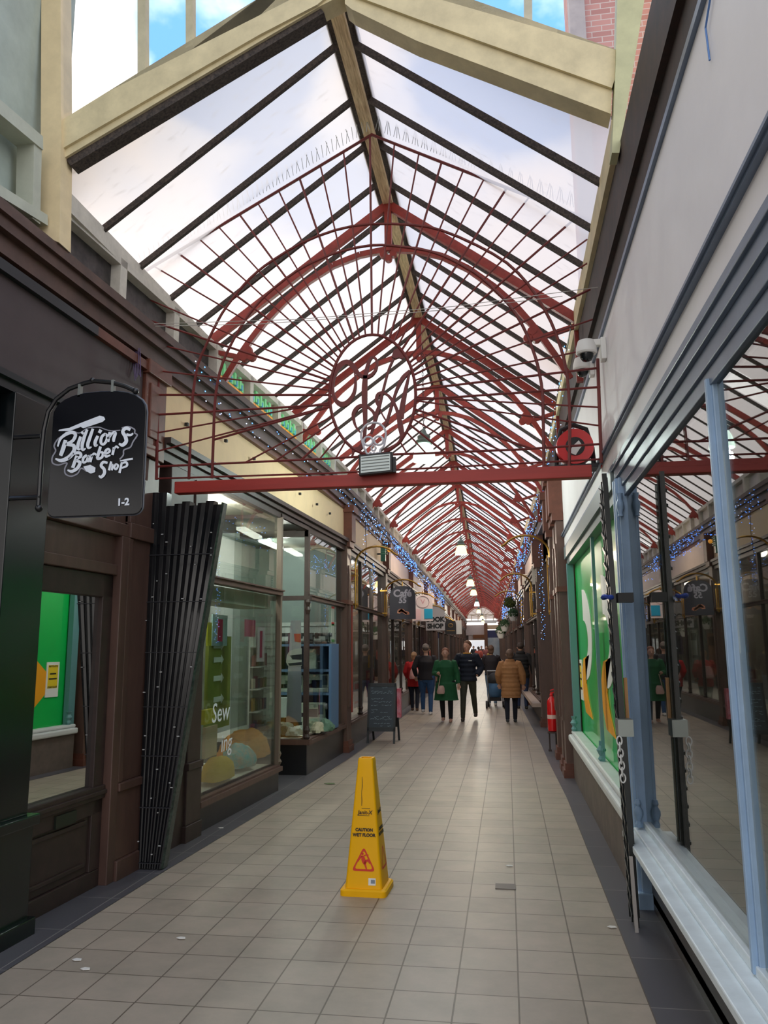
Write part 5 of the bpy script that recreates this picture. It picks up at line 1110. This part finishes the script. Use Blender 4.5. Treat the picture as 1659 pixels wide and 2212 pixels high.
# falling figure pictogram
H_ = z1-z0; fg_ = lambda u, v: tp(-.083+u*.166, z0+v*H_)
mb = MB(); mb.add([fg_(.45+.05*math.cos(k*.6),.7+.05*math.sin(k*.6)) for k in range(10)], [tuple(range(10))])
for pts in ([(.47,.62,.1),(.48,.5,.16),(.52,.38,.16),(.56,.3,.12)], [(.44,.62,.05),(.34,.52,.05),(.25,.38,.045)], [(.5,.62,.05),(.6,.66,.045),(.7,.66,.045)], [(.53,.36,.09),(.58,.22,.07),(.63,.06,.05)], [(.55,.36,.1),(.65,.44,.09),(.7,.42,.07),(.76,.32,.06)]):
    mb.ribbon(pts, fg_, 1, tuple(-uy*.0004))
part('pictogram', mb, CR, cbody)
part('barcode_label', MB().prism([face(.035,Zp(1909),.0025),face(.085,Zp(1909),.0025),face(.085,Zp(1894),.0025),face(.035,Zp(1894),.0025)], tuple(-uy*.0006)), WHITE, cbody)
part('barcode_print', MB().prism([face(.052,Zp(1905),.0035),face(.08,Zp(1905),.0035),face(.08,Zp(1897),.0035),face(.052,Zp(1897),.0035)], tuple(-uy*.0004)), mat('barcode_grey',(130,140,150),.6), cbody)
mb = MB(); mb.ribbon([(-.02,Zp(1680),.003),(-.018,Zp(1700),.005),(-.022,Zp(1715),.003),(-.019,Zp(1730),.005),(-.02,Zp(1742),.003)], lambda u, z: face(u, z, .002), 1, tuple(-uy*.0004)); part('scuff', mb, mat('scuff_dark',(86,62,30),.7), cbody)
# print on the right hand side face
def face2(v, z, d=.003):
    f = (z-.06)/(HT-.11); h = (hb-.002)*(1-f)+(ht_+.004)*f; return cp(h+d, v, z)
sl2 = (face2(0,.7)-face2(0,.2)).normalized()
for s_, z, size in (('Janit-X',Zp(1756),.036),('CAUTION',Zp(1793),.027),('WET FLOOR',Zp(1804),.028)): text(s_, size, CB, frame(face2(0,z), uy, sl2), cbody, 'lettering', 0, .0016, .0006)
mb = MB(); vs = [face2(p[0],p[1]) for p in tr]+[face2(cu+(p[0]-cu)*.78, cz+(p[1]-cz)*.78) for p in tr]; mb.add(vs, [(i,(i+1) % n,n+(i+1) % n,n+i) for i in range(n)]); part('warning_triangle', mb, CR, cbody)
# ------------------------------------------------------------------ chalkboard A-frame
a = P(792,1606,Z=0); b = P(854,1606,Z=0); ya = a.y; xa, xb = a.x, b.x
AF = thing('chalkboard', 'dark A-frame chalkboard covered in chalk writing outside the third left shop', 'chalkboard', ((xa+xb)/2,ya,0))
ztop_ = P(824,1476,Y=ya+.18).z
SL = mat('chalkboard_slate',(58,66,76),.6,var=.12,scale=3); FR = mat('chalkboard_frame',(40,44,48),.5)
def ap_(u, z, d=0): f = z/ztop_; return Vector((xa+u*(xb-xa), ya+.2*f-d, z))
def slab(u0, u1, z0_, z1_, th, d=0): return MB().prism([ap_(u0,z0_,d),ap_(u1,z0_,d),ap_(u1,z1_,d),ap_(u0,z1_,d)], (0,th,0))
part('slate', slab(.05,.95,.26,ztop_-.04,.015,.0), SL, AF)
mb = MB()
for u0, u1, z0_, z1_ in ((0,.07,0,ztop_),(.93,1,0,ztop_),(0,1,ztop_-.06,ztop_),(.0,1,.2,.27)): mb.prism([ap_(u0,z0_,.008),ap_(u1,z0_,.008),ap_(u1,z1_,.008),ap_(u0,z1_,.008)], (0,.03,0))
part('frame', mb, FR, AF)
mb = MB()
for u in (0,.93): mb.prism([(xa+u*(xb-xa)+.02,ya+.52,0),(xa+(u+.07)*(xb-xa)+.02,ya+.52,0),(xa+(u+.07)*(xb-xa),ya+.22,ztop_),(xa+u*(xb-xa),ya+.22,ztop_)], (0,.03,0))
mb.prism([(xa+.03,ya+.46,.24),(xb-.01,ya+.46,.24),(xb,ya+.22,ztop_),(xa,ya+.22,ztop_)], (0,.015,0)); part('rear_leg_frame', mb, FR, AF)
mb = MB(); rr = random.Random(4)
for k, z in enumerate((1.0,.93,.9,.8,.74,.68,.6,.55,.47,.43,.35,.31)):
    u = .1+.05*rr.random()
    while u < .86:
        l = .06+.1*rr.random()
        if rr.random() < .75: mb.ribbon([(u,z,.006),(u+l*.3,z+.012*rr.uniform(-1,1),.007),(u+l*.6,z+.012*rr.uniform(-1,1),.005),(u+l,z+.006,.006)], lambda p, q_: ap_(p, q_*ztop_/1.08, .004), 1.0, (0,-.001,0))
        u += l+.03
part('chalk_writing', mb, mat('chalk',(150,170,180),.9), AF)
part('leaflet_holder', MB().box(xb+.005,xb+.075,ya+.25,ya+.37,.42,.92), mat('pink_leaflet',(214,160,176),.6,rgb2=(200,60,80),scale=8), AF, label='pink and white leaflets hung on the side')
# ------------------------------------------------------------------ people
def remesh(mb, vox, name, m, parent, it=3, rot=0, off=(0,0,0), label=None):
    me = mb.mesh(name, m); o = bpy.data.objects.new(name, me); C.objects.link(o)
    r_ = o.modifiers.new('r','REMESH'); r_.mode = 'VOXEL'; r_.voxel_size = vox; r_.use_smooth_shade = True
    if it: s_ = o.modifiers.new('s','SMOOTH'); s_.iterations = it; s_.factor = .5
    n = bpy.data.meshes.new_from_object(o.evaluated_get(bpy.context.evaluated_depsgraph_get())); bpy.data.objects.remove(o)
    n.materials.clear(); n.materials.append(m); n.name = name
    q = bpy.data.objects.new(name, n); C.objects.link(q); q.parent = parent
    if label: q['label'] = label
    return q
def hand(mb, w, d, side, s):
    """palm and five curled fingers at wrist w pointing along d"""
    d = Vector(d).normalized(); fw = Vector((0,-1,0)); sd = d.cross(fw)
    if sd.length < .2: sd = Vector((1,0,0))
    sd.normalize(); nb = sd.cross(d).normalized()
    c = w+d*.045*s; mb.tube([w, w+d*.03*s, w+d*.085*s], [.027*s,.034*s,.032*s], 8)
    for k in range(4):
        o = sd*(k-1.5)*.019*s; l = (.06,.07,.066,.05)[k]*s; a = w+d*.085*s+o
        mb.tube([a, a+d*l*.5+nb*.008*s, a+d*l*.85+nb*.025*s], [.0105*s,.0098*s,.008*s], 6)
    a = w+d*.03*s+sd*side*.03*s; mb.tube([a, a+sd*side*.022*s+d*.025*s, a+sd*side*.025*s+d*.06*s+nb*.012*s], [.0125*s,.011*s,.009*s], 6)
def person(x, y, H, rot, label, feet, arms, top, legs, shoes, hair, skin=(206,160,138), fat=1.0, hem=.86, hemw=1.0, collar=0, lean=0, turn=0, hairlen=0, vox=.011, puff=0, flare=1.0, hem2=None, cuff=.0):
    s = H/1.7; t = thing('person', label, 'person', (x,y,0)); t.rotation_euler.z = rot
    SK = mat('skin_%d' % skin[0], skin, .55)
    SW = Vector
    hipz = .9
    sh = 1.385; body = MB(); K = []
    # legs
    for i, (fx, fy, fz) in enumerate(feet):
        sg_ = -1 if i == 0 else 1; hp = SW((sg_*.088*fat,0,.9)); an = SW((fx,fy,.085+fz)); kn = (hp+an)/2+SW((0,-.05-.25*max(0,fz),0)); K.append((hp,kn,an))
        body.tube([hp,(hp+kn)/2,kn,(kn+an)/2,an], [.085*fat,.075*fat,.055,.052,.037], 10)
        body.tube([an+SW((0,.03,-.05)), an+SW((0,-.05,-.055)), an+SW((0,-.13,-.065))], [.034,.036,.024], 8)
    L = lean
    body.loft([(0,0,.82,.15*fat,.11*fat),(0,0,.92,.165*fat,.115*fat),(0,-L*.3,1.05,.14*fat,.1*fat),(0,-L*.7,1.25,.165*fat,.115*fat),(0,-L,1.37,.165*fat,.09),(0,-L,1.43,.09,.065)], 16)
    hc = SW((0,-L*1.1-.005,1.0)); nk = SW((0,-L,1.4))
    body.tube([nk, SW((0,-L*1.05-.01,1.52))], [.056,.05], 10)
    ct_, st_ = math.cos(turn), math.sin(turn)
    def hd(px, py, pz): return SW((px*ct_-py*st_, px*st_+py*ct_-L*1.1-.01, pz))
    k0 = len(body.v); body.ball((0,0,0), 1, 14, 10); body.v[k0:] = [tuple(hd(p[0]*.08,p[1]*.098,1.6+p[2]*.115)) for p in body.v[k0:]]
    k0 = len(body.v); body.ball((0,0,0), 1, 12, 8); body.v[k0:] = [tuple(hd(p[0]*.058,-.02+p[1]*.068,1.535+p[2]*.055)) for p in body.v[k0:]]
    body.tube([hd(0,-.085,1.605),hd(0,-.108,1.572),hd(0,-.088,1.56)], [.01,.016,.014], 7)
    for e in (-1,1): body.tube([hd(e*.07,.005,1.6),hd(e*.084,.012,1.605),hd(e*.078,.01,1.57)], [.012,.02,.012], 7)
    A = []
    for i, (el, wr, hdir) in enumerate(arms):
        sg_ = -1 if i == 0 else 1; sp_ = SW((sg_*.175*fat**.5,-L,sh)); el = SW(el); wr = SW(wr); A.append((sp_,el,wr))
        body.tube([sp_,(sp_+el)/2,el,(el+wr)/2,wr], [.05,.046,.038,.034,.025], 8)
        if hdir: hand(body, wr, hdir, -sg_, 1.0)
    body.v = [(p[0]*s,p[1]*s,p[2]*s) for p in body.v]
    b = remesh(body, vox*.8, 'body', SK, t, 2)
    eye = mat('eye_dark',(40,30,26),.3)
    for e in (-1,1):
        q = hd(e*.03,-.083,1.605); m_ = MB().ball(q*s, .0085*s, 8, 6); o_ = part('eye', MB().ball((0,0,0),.0085*s,8,6), eye, b); o_.data.transform(Matrix.Translation(q*s+wloc(t)))
    mo = MB(); mo.tube([hd(-.022,-.079,1.53)*s,hd(0,-.088,1.527)*s,hd(.022,-.079,1.53)*s], .006*s, 6); o_ = part('mouth', mo, mat('lip',(160,92,86),.5), b); o_.data.transform(Matrix.Translation(wloc(t)))
    # trousers / leggings
    TR = mat('cloth_%d_%d_%d' % legs, legs, .85, var=.2, scale=20)
    mb = MB()
    for hp, kn, an in K:
        w_ = cuff; mb.tube([hp+SW((0,0,.04)),(hp+kn)/2,kn,(kn+an)/2,an+SW((0,0,-.02))], [.1*fat,.088*fat,.066+w_*.5,.06+w_,.048+w_], 12)
    mb.loft([(0,0,.78,.1*fat,.1*fat),(0,0,.86,.17*fat,.122*fat),(0,0,.98,.165*fat,.115*fat)], 16)
    mb.v = [(p[0]*s,p[1]*s,p[2]*s) for p in mb.v]; remesh(mb, vox, 'trousers', TR, t)
    # coat or top with sleeves
    TP = mat('cloth_%d_%d_%d' % top, top, .8, var=.18, scale=14, bump=.0)
    mb = MB(); g = .018+puff
    rg = [(0,0,hem,(.17*fat+g)*hemw*flare,(.12*fat+g)*hemw*flare)]
    z = hem; n_ = 9
    prof = [(.9,.165*fat,.118*fat),(1.05,.148*fat,.108*fat),(1.15,.155*fat,.112*fat),(1.27,.168*fat,.118*fat),(1.36,.168*fat,.098),(1.405,.13,.08),(1.44,.075,.062)]
    zs = [hem+(1.44-hem)*k/22 for k in range(1,23)]
    def at_(z):
        if z <= prof[0][0]: return prof[0][1]*hemw*(1+(flare-1)*(prof[0][0]-z)/max(.01,prof[0][0]-hem)), prof[0][2]*hemw*(1+(flare-1)*(prof[0][0]-z)/max(.01,prof[0][0]-hem))
        for (z0_,a0_,b0_),(z1_,a1_,b1_) in zip(prof,prof[1:]):
            if z <= z1_: f = (z-z0_)/(z1_-z0_); return a0_+(a1_-a0_)*f, b0_+(b1_-b0_)*f
        return prof[-1][1:]
    for z in zs:
        a_, b_2 = at_(z); q_ = .006*(1 if int(z/.05) % 2 else -1) if puff and z < 1.4 else 0
        rg.append((0,-L*max(0,(z-.9)/.5),z,a_+g+q_,b_2+g+q_))
    mb.loft(rg, 22)
    for sp_, el, wr in A:
        pts = [SW((sp_.x*.8,sp_.y,sp_.z+.0)), sp_, (sp_+el)/2, el, (el+wr)/2, wr+(el-wr)*.08]; rr_ = [.06+g*.6,.064+g*.8,.058+g,.052+g*.9,.048+g*.8,.04+g*.6]
        mb.tube(pts, rr_, 12)
    if collar: mb.tube([SW((.075*math.cos(a*.5236)*1.05,-L+.075*math.sin(a*.5236)*.95,1.455)) for a in range(12)], .028+collar, 8, True)
    mb.v = [(p[0]*s,p[1]*s,p[2]*s) for p in mb.v]; cl_ = remesh(mb, vox, 'coat' if puff or hem < .9 else 'top', TP, t, 3 if not puff else 1)
    # shoes
    for hp, kn, an in K:
        m_ = MB(); m_.tube([an+SW((0,.055,-.035)),an+SW((0,.03,-.045)),an+SW((0,-.06,-.052)),an+SW((0,-.14,-.06)),an+SW((0,-.165,-.062))], [.03,.044,.044,.034,.015], 10)
        m_.v = [(p[0]*s,p[1]*s,max(p[2]*s, (an.z-.085)*s+.001)) for p in m_.v]; o_ = part('shoe', m_, mat('shoe_%d_%d_%d' % shoes, shoes, .6), t, True); o_.data.transform(Matrix.Translation(wloc(t)))
    # hair
    HM = mat('hair_%d_%d_%d' % hair, hair, .7, var=.35, scale=30, stretch=(1,1,.3))
    m_ = MB(); m_.ball((0,0,0), 1, 16, 11); m_.v = [tuple(hd(p[0]*.091,.02+p[1]*.1+(.014 if p[2] < 0 else 0),1.637+p[2]*.1) *s) for p in m_.v]
    if hairlen: k0 = len(m_.v); m_.ball((0,0,0), 1, 14, 9); m_.v[k0:] = [tuple(hd(p[0]*.086,.045+p[1]*.06,1.6-hairlen*.5+p[2]*(.06+hairlen*.6))*s) for p in m_.v[k0:]]
    o_ = remesh(m_, .012, 'hair', HM, t, 2)
    return t
def gx(px, py): q = P(px, py, Z=0); return q.x, q.y
W_ = R(0); B_ = R(180)
Aa = ((-.26,-.05,1.14),(-.12,-.25,1.06),(.5,-.6,.2)); Ad = ((.27,.02,1.12),(.3,-.02,.87),(0,-.1,-1))
x_, y_ = gx(965,1559)
pa = person(x_, y_, 1.6, W_, 'woman in a long dark green dress and black leggings walking towards us', ((-.09,.12,.02),(.1,-.03,.0)), (((-.27,-.04,1.12),(-.17,-.25,1.13),(.35,-.7,.1)), Ad), (26,92,52), (22,22,26), (206,160,140), (150,96,72), fat=1.22, hem=.5, flare=1.2, hemw=1.12, vox=.011)
b_ = P(952,1489,Y=y_-.26)
hb_ = thing('handbag', 'pale pink handbag held in front of the green dress', 'handbag', (b_.x,b_.y,b_.z-.1))
mb = MB(); mb.loft([(b_.x,b_.y,b_.z-.1,.075,.035),(b_.x,b_.y,b_.z-.06,.09,.045),(b_.x+.01,b_.y,b_.z+.03,.075,.04),(b_.x+.02,b_.y,b_.z+.08,.04,.025)], 14); part('bag_body', mb, mat('pale_pink_leather',(204,168,156),.6), hb_, True)
part('strap', MB().tube([b_+Vector((-.05,0,.05)), b_+Vector((-.02,.0,.2)), b_+Vector((.0,.02,.32))], .008, 6), mat('pale_pink_leather',(204,168,156),.6), hb_)
x_, y_ = gx(1013,1556)
pb = person(x_, y_, 1.76, W_, 'young man in a navy padded jacket and olive trousers, hands in pockets', ((-.12,-.2,.0),(.14,.26,.06)), (((-.3,.04,1.13),(-.2,-.1,.96),None), ((.3,.04,1.13),(.2,-.1,.96),None)), (24,30,46), (66,66,54), (56,46,40), (120,80,52), skin=(212,160,134), fat=.98, hem=.84, puff=.016, turn=R(-28))
part('hood_lining', MB().tube([Vector((x_+.085*math.cos(R(a)), y_+.07*math.sin(R(a))-.0, 1.5+.01*math.sin(R(a)))) for a in range(200,350,15)], .02, 8), mat('mustard_lining',(206,150,40),.8), pb, True)
part('chest_mark', MB().box(x_+.03,x_+.11,y_-.165,y_-.15,1.325,1.338), WHITE, pb)
x_, y_ = gx(1106,1561)
person(x_, y_, 1.56, B_, 'woman in a tan padded coat and dark trousers walking away', ((-.08,-.12,.0),(.1,.12,.02)), (((-.29,.0,1.12),(-.3,-.08,.88),(0,-.2,-1)), ((.29,.0,1.12),(.27,-.14,.9),(0,-.3,-1))), (176,124,78), (22,26,40), (24,24,28), (120,94,78), fat=1.14, hem=.58, puff=.02, flare=1.05, collar=.012, hairlen=.05)
x_, y_ = gx(1129,1531)
person(x_, y_, 1.72, B_, 'man in a black hooded jacket walking away beside the right shop ledge', ((-.1,.1,.0),(.1,-.1,.0)), (((-.3,.02,1.13),(-.32,-.04,.88),(0,-.1,-1)), ((.3,.02,1.13),(.3,-.06,.88),(0,-.1,-1))), (18,18,22), (44,58,92), (24,22,22), (56,42,36), fat=1.15, hem=.8, puff=.012, collar=.02)
x_, y_ = gx(922,1543)
person(x_, y_, 1.7, B_, 'man in a dark jacket, blue jeans and white trainers walking away on the left', ((-.11,.13,.0),(.1,-.1,.04)), (((-.3,.03,1.13),(-.25,-.12,.92),(0,-.4,-1)), ((.3,.04,1.13),(.26,-.1,.92),(0,-.4,-1))), (32,28,34), (48,84,130), (216,214,212), (110,98,92), fat=1.2, hem=.84)
x_, y_ = gx(896,1535)
pf = person(x_, y_, 1.5, B_, 'fair haired woman in a bright red coat walking away on the left', ((-.08,.1,.0),(.08,-.1,.0)), (((-.28,.0,1.13),(-.22,-.14,.94),(0,-.3,-1)), ((.28,.0,1.13),(.22,-.14,.94),(0,-.3,-1))), (178,22,30), (30,34,52), (92,62,48), (190,146,108), fat=1.18, hem=.7, hairlen=.06)
bp_ = thing('backpack', 'pale pink backpack on the red coat', 'backpack', (x_+.02,y_-.24,.82))
mb = MB(); mb.loft([(x_+.03,y_-.2,.82,.12,.06),(x_+.03,y_-.21,.86,.14,.075),(x_+.03,y_-.2,1.02,.12,.07),(x_+.03,y_-.19,1.12,.07,.045)], 16); part('bag_body', mb, mat('pale_pink_nylon',(216,160,158),.6), bp_, True)
mb = MB(); mb.loft([(x_+.03,y_-.27,.84,.09,.03),(x_+.03,y_-.275,.9,.1,.035),(x_+.03,y_-.265,.95,.08,.025)], 12); part('front_pocket', mb, mat('pale_pink_nylon',(216,160,158),.6), bp_, True)
x_, y_ = gx(1064,1524)
person(x_, y_, 1.66, B_, 'person in a dark top and pale jeans with a mustard scarf just behind the pram', ((-.09,.1,.0),(.09,-.08,.0)), (((-.26,-.1,1.13),(-.2,-.34,1.02),(0,-1,-.1)), ((.26,-.1,1.13),(.2,-.34,1.02),(0,-1,-.1))), (40,34,40), (110,136,164), (200,196,190), (112,84,66), fat=1.08, hem=.86, hairlen=.08)
part('scarf', MB().tube([Vector((x_+.06*math.cos(a*.6)+.03, y_-.05+.05*math.sin(a*.6), 1.42)) for a in range(10)], .035, 8, True), mat('mustard_scarf',(176,146,80),.9), C.objects[-1] if False else [o for o in C.objects if o.get('label','').endswith('just behind the pram')][0], True)
# pram
q = P(1071,1531,Z=0); px_, py_ = q.x, q.y+.25
pr = thing('pram', 'blue and black pram beside the woman in the tan coat', 'pram', (px_,py_,0))
PB = mat('pram_blue',(70,110,150),.7,var=.15); TY_ = mat('tyre_black',(24,24,26),.6)
part('seat', MB().loft([(px_,py_,.3,.15,.16),(px_,py_,.4,.19,.22),(px_,py_+.02,.58,.2,.26),(px_,py_+.03,.66,.19,.25)], 16), PB, pr, True)
mb = MB(); mb.ball((px_,py_+.05,.72), .21, 16, 10, (1,1.15,1.1)); part('hood', mb, mat('pram_hood_black',(26,26,30),.7), pr, True)
part('basket', MB().box(px_-.16,px_+.16,py_-.2,py_+.25,.2,.28), mat('pram_basket_black',(30,30,34),.8), pr)
for sx_, sy_ in ((-.24,-.22),(.24,-.22),(-.2,.35),(.2,.35)):
    m_ = part('wheel', MB().lathe([(.04,-.02),(.1,-.025),(.105,0),(.1,.025),(.04,.02)], (px_+sx_,py_+sy_,.105), 18, 'x'), TY_, pr, True); part('hub', MB().lathe([(.005,-.028),(.04,-.026),(.04,.026),(.005,.028)], (px_+sx_,py_+sy_,.105), 12, 'x'), mat('hub_white',(206,204,200),.5), m_, True)
mb = MB(); 
for sx_ in (-.2,.2): mb.tube([(px_+sx_,py_+.35,.1),(px_+sx_*.9,py_,.35),(px_+sx_,py_-.3,.9),(px_+sx_,py_-.42,1.0)], .012, 6).tube([(px_+sx_*1.15,py_-.22,.1),(px_+sx_*.9,py_+.1,.45)], .012, 6)
mb.tube([(px_-.2,py_-.42,1.0),(px_+.2,py_-.42,1.0)], .016, 8); part('frame', mb, mat('pram_frame_grey',(150,150,152),.4,metal=.6), pr, True)
# distant figures
def hip(): pass
x_, y_ = gx(1035,1450)
person(x_, y_, 1.62, B_, 'distant person in a coral top walking in mid corridor', ((-.09,.1,0),(.09,-.1,0)), (((-.26,0,1.13),(-.27,-.05,.9),(0,0,-1)), Ad), (216,110,96), (40,40,46), (40,40,44), (60,44,38), hem=.84, vox=.016)
for px, py, cc, lab in ((1024,1437,(50,50,58),'tiny dark figure silhouetted in the far doorway, left'),(1041,1437,(70,60,60),'tiny dark figure silhouetted in the far doorway, right'),(1052,1449,(150,90,90),'distant figure in dusty red just left of the far blue window')):
    x_, y_ = gx(px, py); person(x_, min(y_,74), 1.68, W_, lab, ((-.09,.08,0),(.09,-.08,0)), (((-.26,0,1.13),(-.27,-.05,.9),(0,0,-1)), Ad), cc, (36,36,42), (30,30,32), (40,34,30), hem=.84, vox=.02)
# ------------------------------------------------------------------ end wall of the arcade
ye = END; bx = bend(ye)
def E_(mb): return mb
ew = thing('wall_end', 'far end wall of the arcade with arched fanlight and bright doorway', 'wall', (RX+bx, ye, 0), kind='structure')
def eb(x0,x1,z0,z1,d=0,t=.1): return MB().box(x0,x1,ye-d,ye-d+t,z0,z1)
def ex(px, py): q = P(px,py,Y=ye); return q.x, q.z
xl, _ = ex(1005,1385); x0, z0 = ex(1012,1385); x1, z1 = ex(1052,1385); xr, _ = ex(1110,1385); xm_, _ = ex(1046,1350)
zd = ex(1030,1384)[1]
PKP = mat('pinkish_white_panel',(226,210,204),.6,var=.1)
part('daylight_board', MB().box(x0,x1,ye+6,ye+6.1,-1,ex(1040,1383)[1]), mat('daylight_board_white',(250,250,250),.8), ew)  # added white board, stands in for bright daylight beyond the doorway
part('panel_wall', eb(xl-1,xm_,ex(1040,1372)[1],ex(1040,1350)[1]), PKP, ew)
part('panel_wall', eb(xl-1,x0,-.5,ex(1040,1372)[1]), BROWN2, ew)
part('lintel', eb(ex(1022,1380)[0],xm_,ex(1040,1379)[1],ex(1040,1371)[1],.1,.2), mat('orange_brown_wood',(140,86,44),.5), ew)
part('panel_wall', eb(x0,xm_,ex(1040,1383)[1],ex(1040,1371)[1],-.1), PKP, ew)
part('shop_corner', eb(xm_,ex(1054,1380)[0],-.5,ex(1040,1347)[1],1.2,1.3), mat('orange_brown_post',(128,82,56),.5,var=.2), ew)
part('blue_panel', eb(ex(1054,1380)[0],ex(1080,1380)[0],ex(1040,1378)[1],ex(1040,1362)[1],1.0), mat('navy_panel',(56,62,110),.5), ew)
part('shop_glass', eb(ex(1054,1380)[0],ex(1082,1380)[0],-.5,ex(1040,1378)[1],1.0), mat('pale_blue_window',(150,176,196),.4,rgb2=(206,212,216),scale=1), ew)
part('cream_fascia', eb(ex(1052,1380)[0],ex(1078,1380)[0],ex(1040,1360)[1],ex(1040,1351)[1],1.0), mat('orange_cream',(236,206,170),.6), ew)
part('shop_wall', eb(ex(1080,1380)[0],xr+1,-.5,ex(1040,1362)[1],1.0), BROWN2, ew)
part('white_ledge', eb(ex(1048,1380)[0],ex(1074,1380)[0],ex(1040,1347)[1],ex(1040,1342)[1],1.2), WHITE, ew)
zb_ = ex(1040,1342)[1]
part('white_rail', eb(ex(1008,1380)[0],ex(1078,1380)[0],ex(1040,1344)[1],ex(1040,1340)[1],.1), WHITE, ew)
mb = MB()
for px in (1008,1020,1034,1051,1067,1078): xx = ex(px,1380)[0]; mb.box(xx-.04,xx+.04,ye-.05,ye+.05,zb_,ex(1040,1328)[1])
mb.box(ex(1008,1380)[0],ex(1070,1380)[0],ye-.05,ye+.05,ex(1040,1329)[1],ex(1040,1327)[1])
ca_ = ex(1040,1337); ra = ex(1073,1380)[0]-ca_[0]
for k in range(7): 
    a_ = R(20+k*23); mb.bar((ca_[0]+.1*math.cos(a_),ye,ca_[1]+.2), (ca_[0]+ra*.9*math.cos(a_),ye,ca_[1]+1.15*math.sin(a_)*1.0), .05, .05, (0,1,0))
mb.tube([(ca_[0]+ra*math.cos(R(k*10)),ye,ca_[1]+1.2*math.sin(R(k*10))) for k in range(19)], .06, 6)
part('fanlight_bars', mb, mat('cream_timber_far',(206,190,166),.6), ew)
part('fanlight_glass', MB().prism([(ca_[0]+ra*math.cos(R(k*10)),ye+.05,ca_[1]+1.2*math.sin(R(k*10))) for k in range(19)], (0,.02,0)), SHEET, ew)
sp_ = MB(); N_ = 18
for k in range(N_):
    a0_, a1_ = R(k*10), R((k+1)*10)
    def outer(a_): 
        c_, s_ = math.cos(a_), math.sin(a_); x = RX+bx+2.1*c_; return (x, ye+.02, max(ca_[1], min(6.3-.75*abs(x-RX-bx), ca_[1]+9*s_)))
    sp_.add([(ca_[0]+ra*math.cos(a0_),ye+.02,ca_[1]+1.2*math.sin(a0_)),(ca_[0]+ra*math.cos(a1_),ye+.02,ca_[1]+1.2*math.sin(a1_)),outer(a1_),outer(a0_)], [(0,1,2,3)])
part('red_spandrel', sp_, RED, ew)
a_ = P(1520,-20,Y=2.3); solo('blue_thread', MB().tube([Vector((.79,2.35,4.05)), P(1524,60,X=.79), P(1533,130,X=.79)], .004, 5), mat('blue_thread',(90,130,190),.6), 'frayed blue thread hanging down the grey fascia at top right', 'thread')
mb = MB()
for k in range(5): mb.tube([P(290+3*k,752,Y=5.62), P(288+4*k,790+6*k,Y=5.62), P(292+2*k,822-4*k,Y=5.62)], .004, 4)
solo('tinsel', mb, mat('purple_tinsel',(84,62,104),.4), 'purple tinsel strands hanging from the cornice above the barber sign', 'tinsel')
# ------------------------------------------------------------------ colour management, light
sc_ = bpy.context.scene
sc_.view_settings.view_transform = 'Standard'; sc_.view_settings.look = 'None'; sc_.view_settings.gamma = 1; sc_.view_settings.use_curve_mapping = False
sc_.view_settings.exposure = EXPO
sc_.cycles.use_denoising = True
sc_.cycles.max_bounces = 10; sc_.cycles.diffuse_bounces = 5; sc_.cycles.glossy_bounces = 4; sc_.cycles.transparent_max_bounces = 24; sc_.cycles.transmission_bounces = 6
sc_.cycles.sample_clamp_indirect = 6; sc_.cycles.caustics_reflective = False; sc_.cycles.caustics_refractive = False
# shop strip lights, plus unseen point lights added to brighten the window displays
for (n_, y_, z_, e_) in ((-.7,8.3,3.1,16),(-.9,11.6,3.1,20),(-.7,15.3,3.1,14),(-.7,20.5,3.1,14)):
    L = bpy.data.lights.new('window_fill','POINT'); L.energy = 60 if y_ == 8.3 else 34; L.color = (1,.96,.88); L.shadow_soft_size = .03; lo = bpy.data.objects.new('window_fill', L); C.objects.link(lo); lo.location = ML((-.45 if y_ != 11.6 else -.5,y_-.1 if y_ != 11.6 else 10.95,3.12)); k_ = {8.3:'sewing shop first window',11.6:'sewing machine window',15.3:'window behind the chalkboard',20.5:'window past the cafe sign'}[y_]; solo('ceiling_light', MB(ML).box(n_-.06,n_+.06,y_-.45,y_+.45,z_+.1,z_+.14), mat('tube_light',(255,250,238),.4,emit=7), 'white strip light on the ceiling of the '+k_, 'ceiling light')
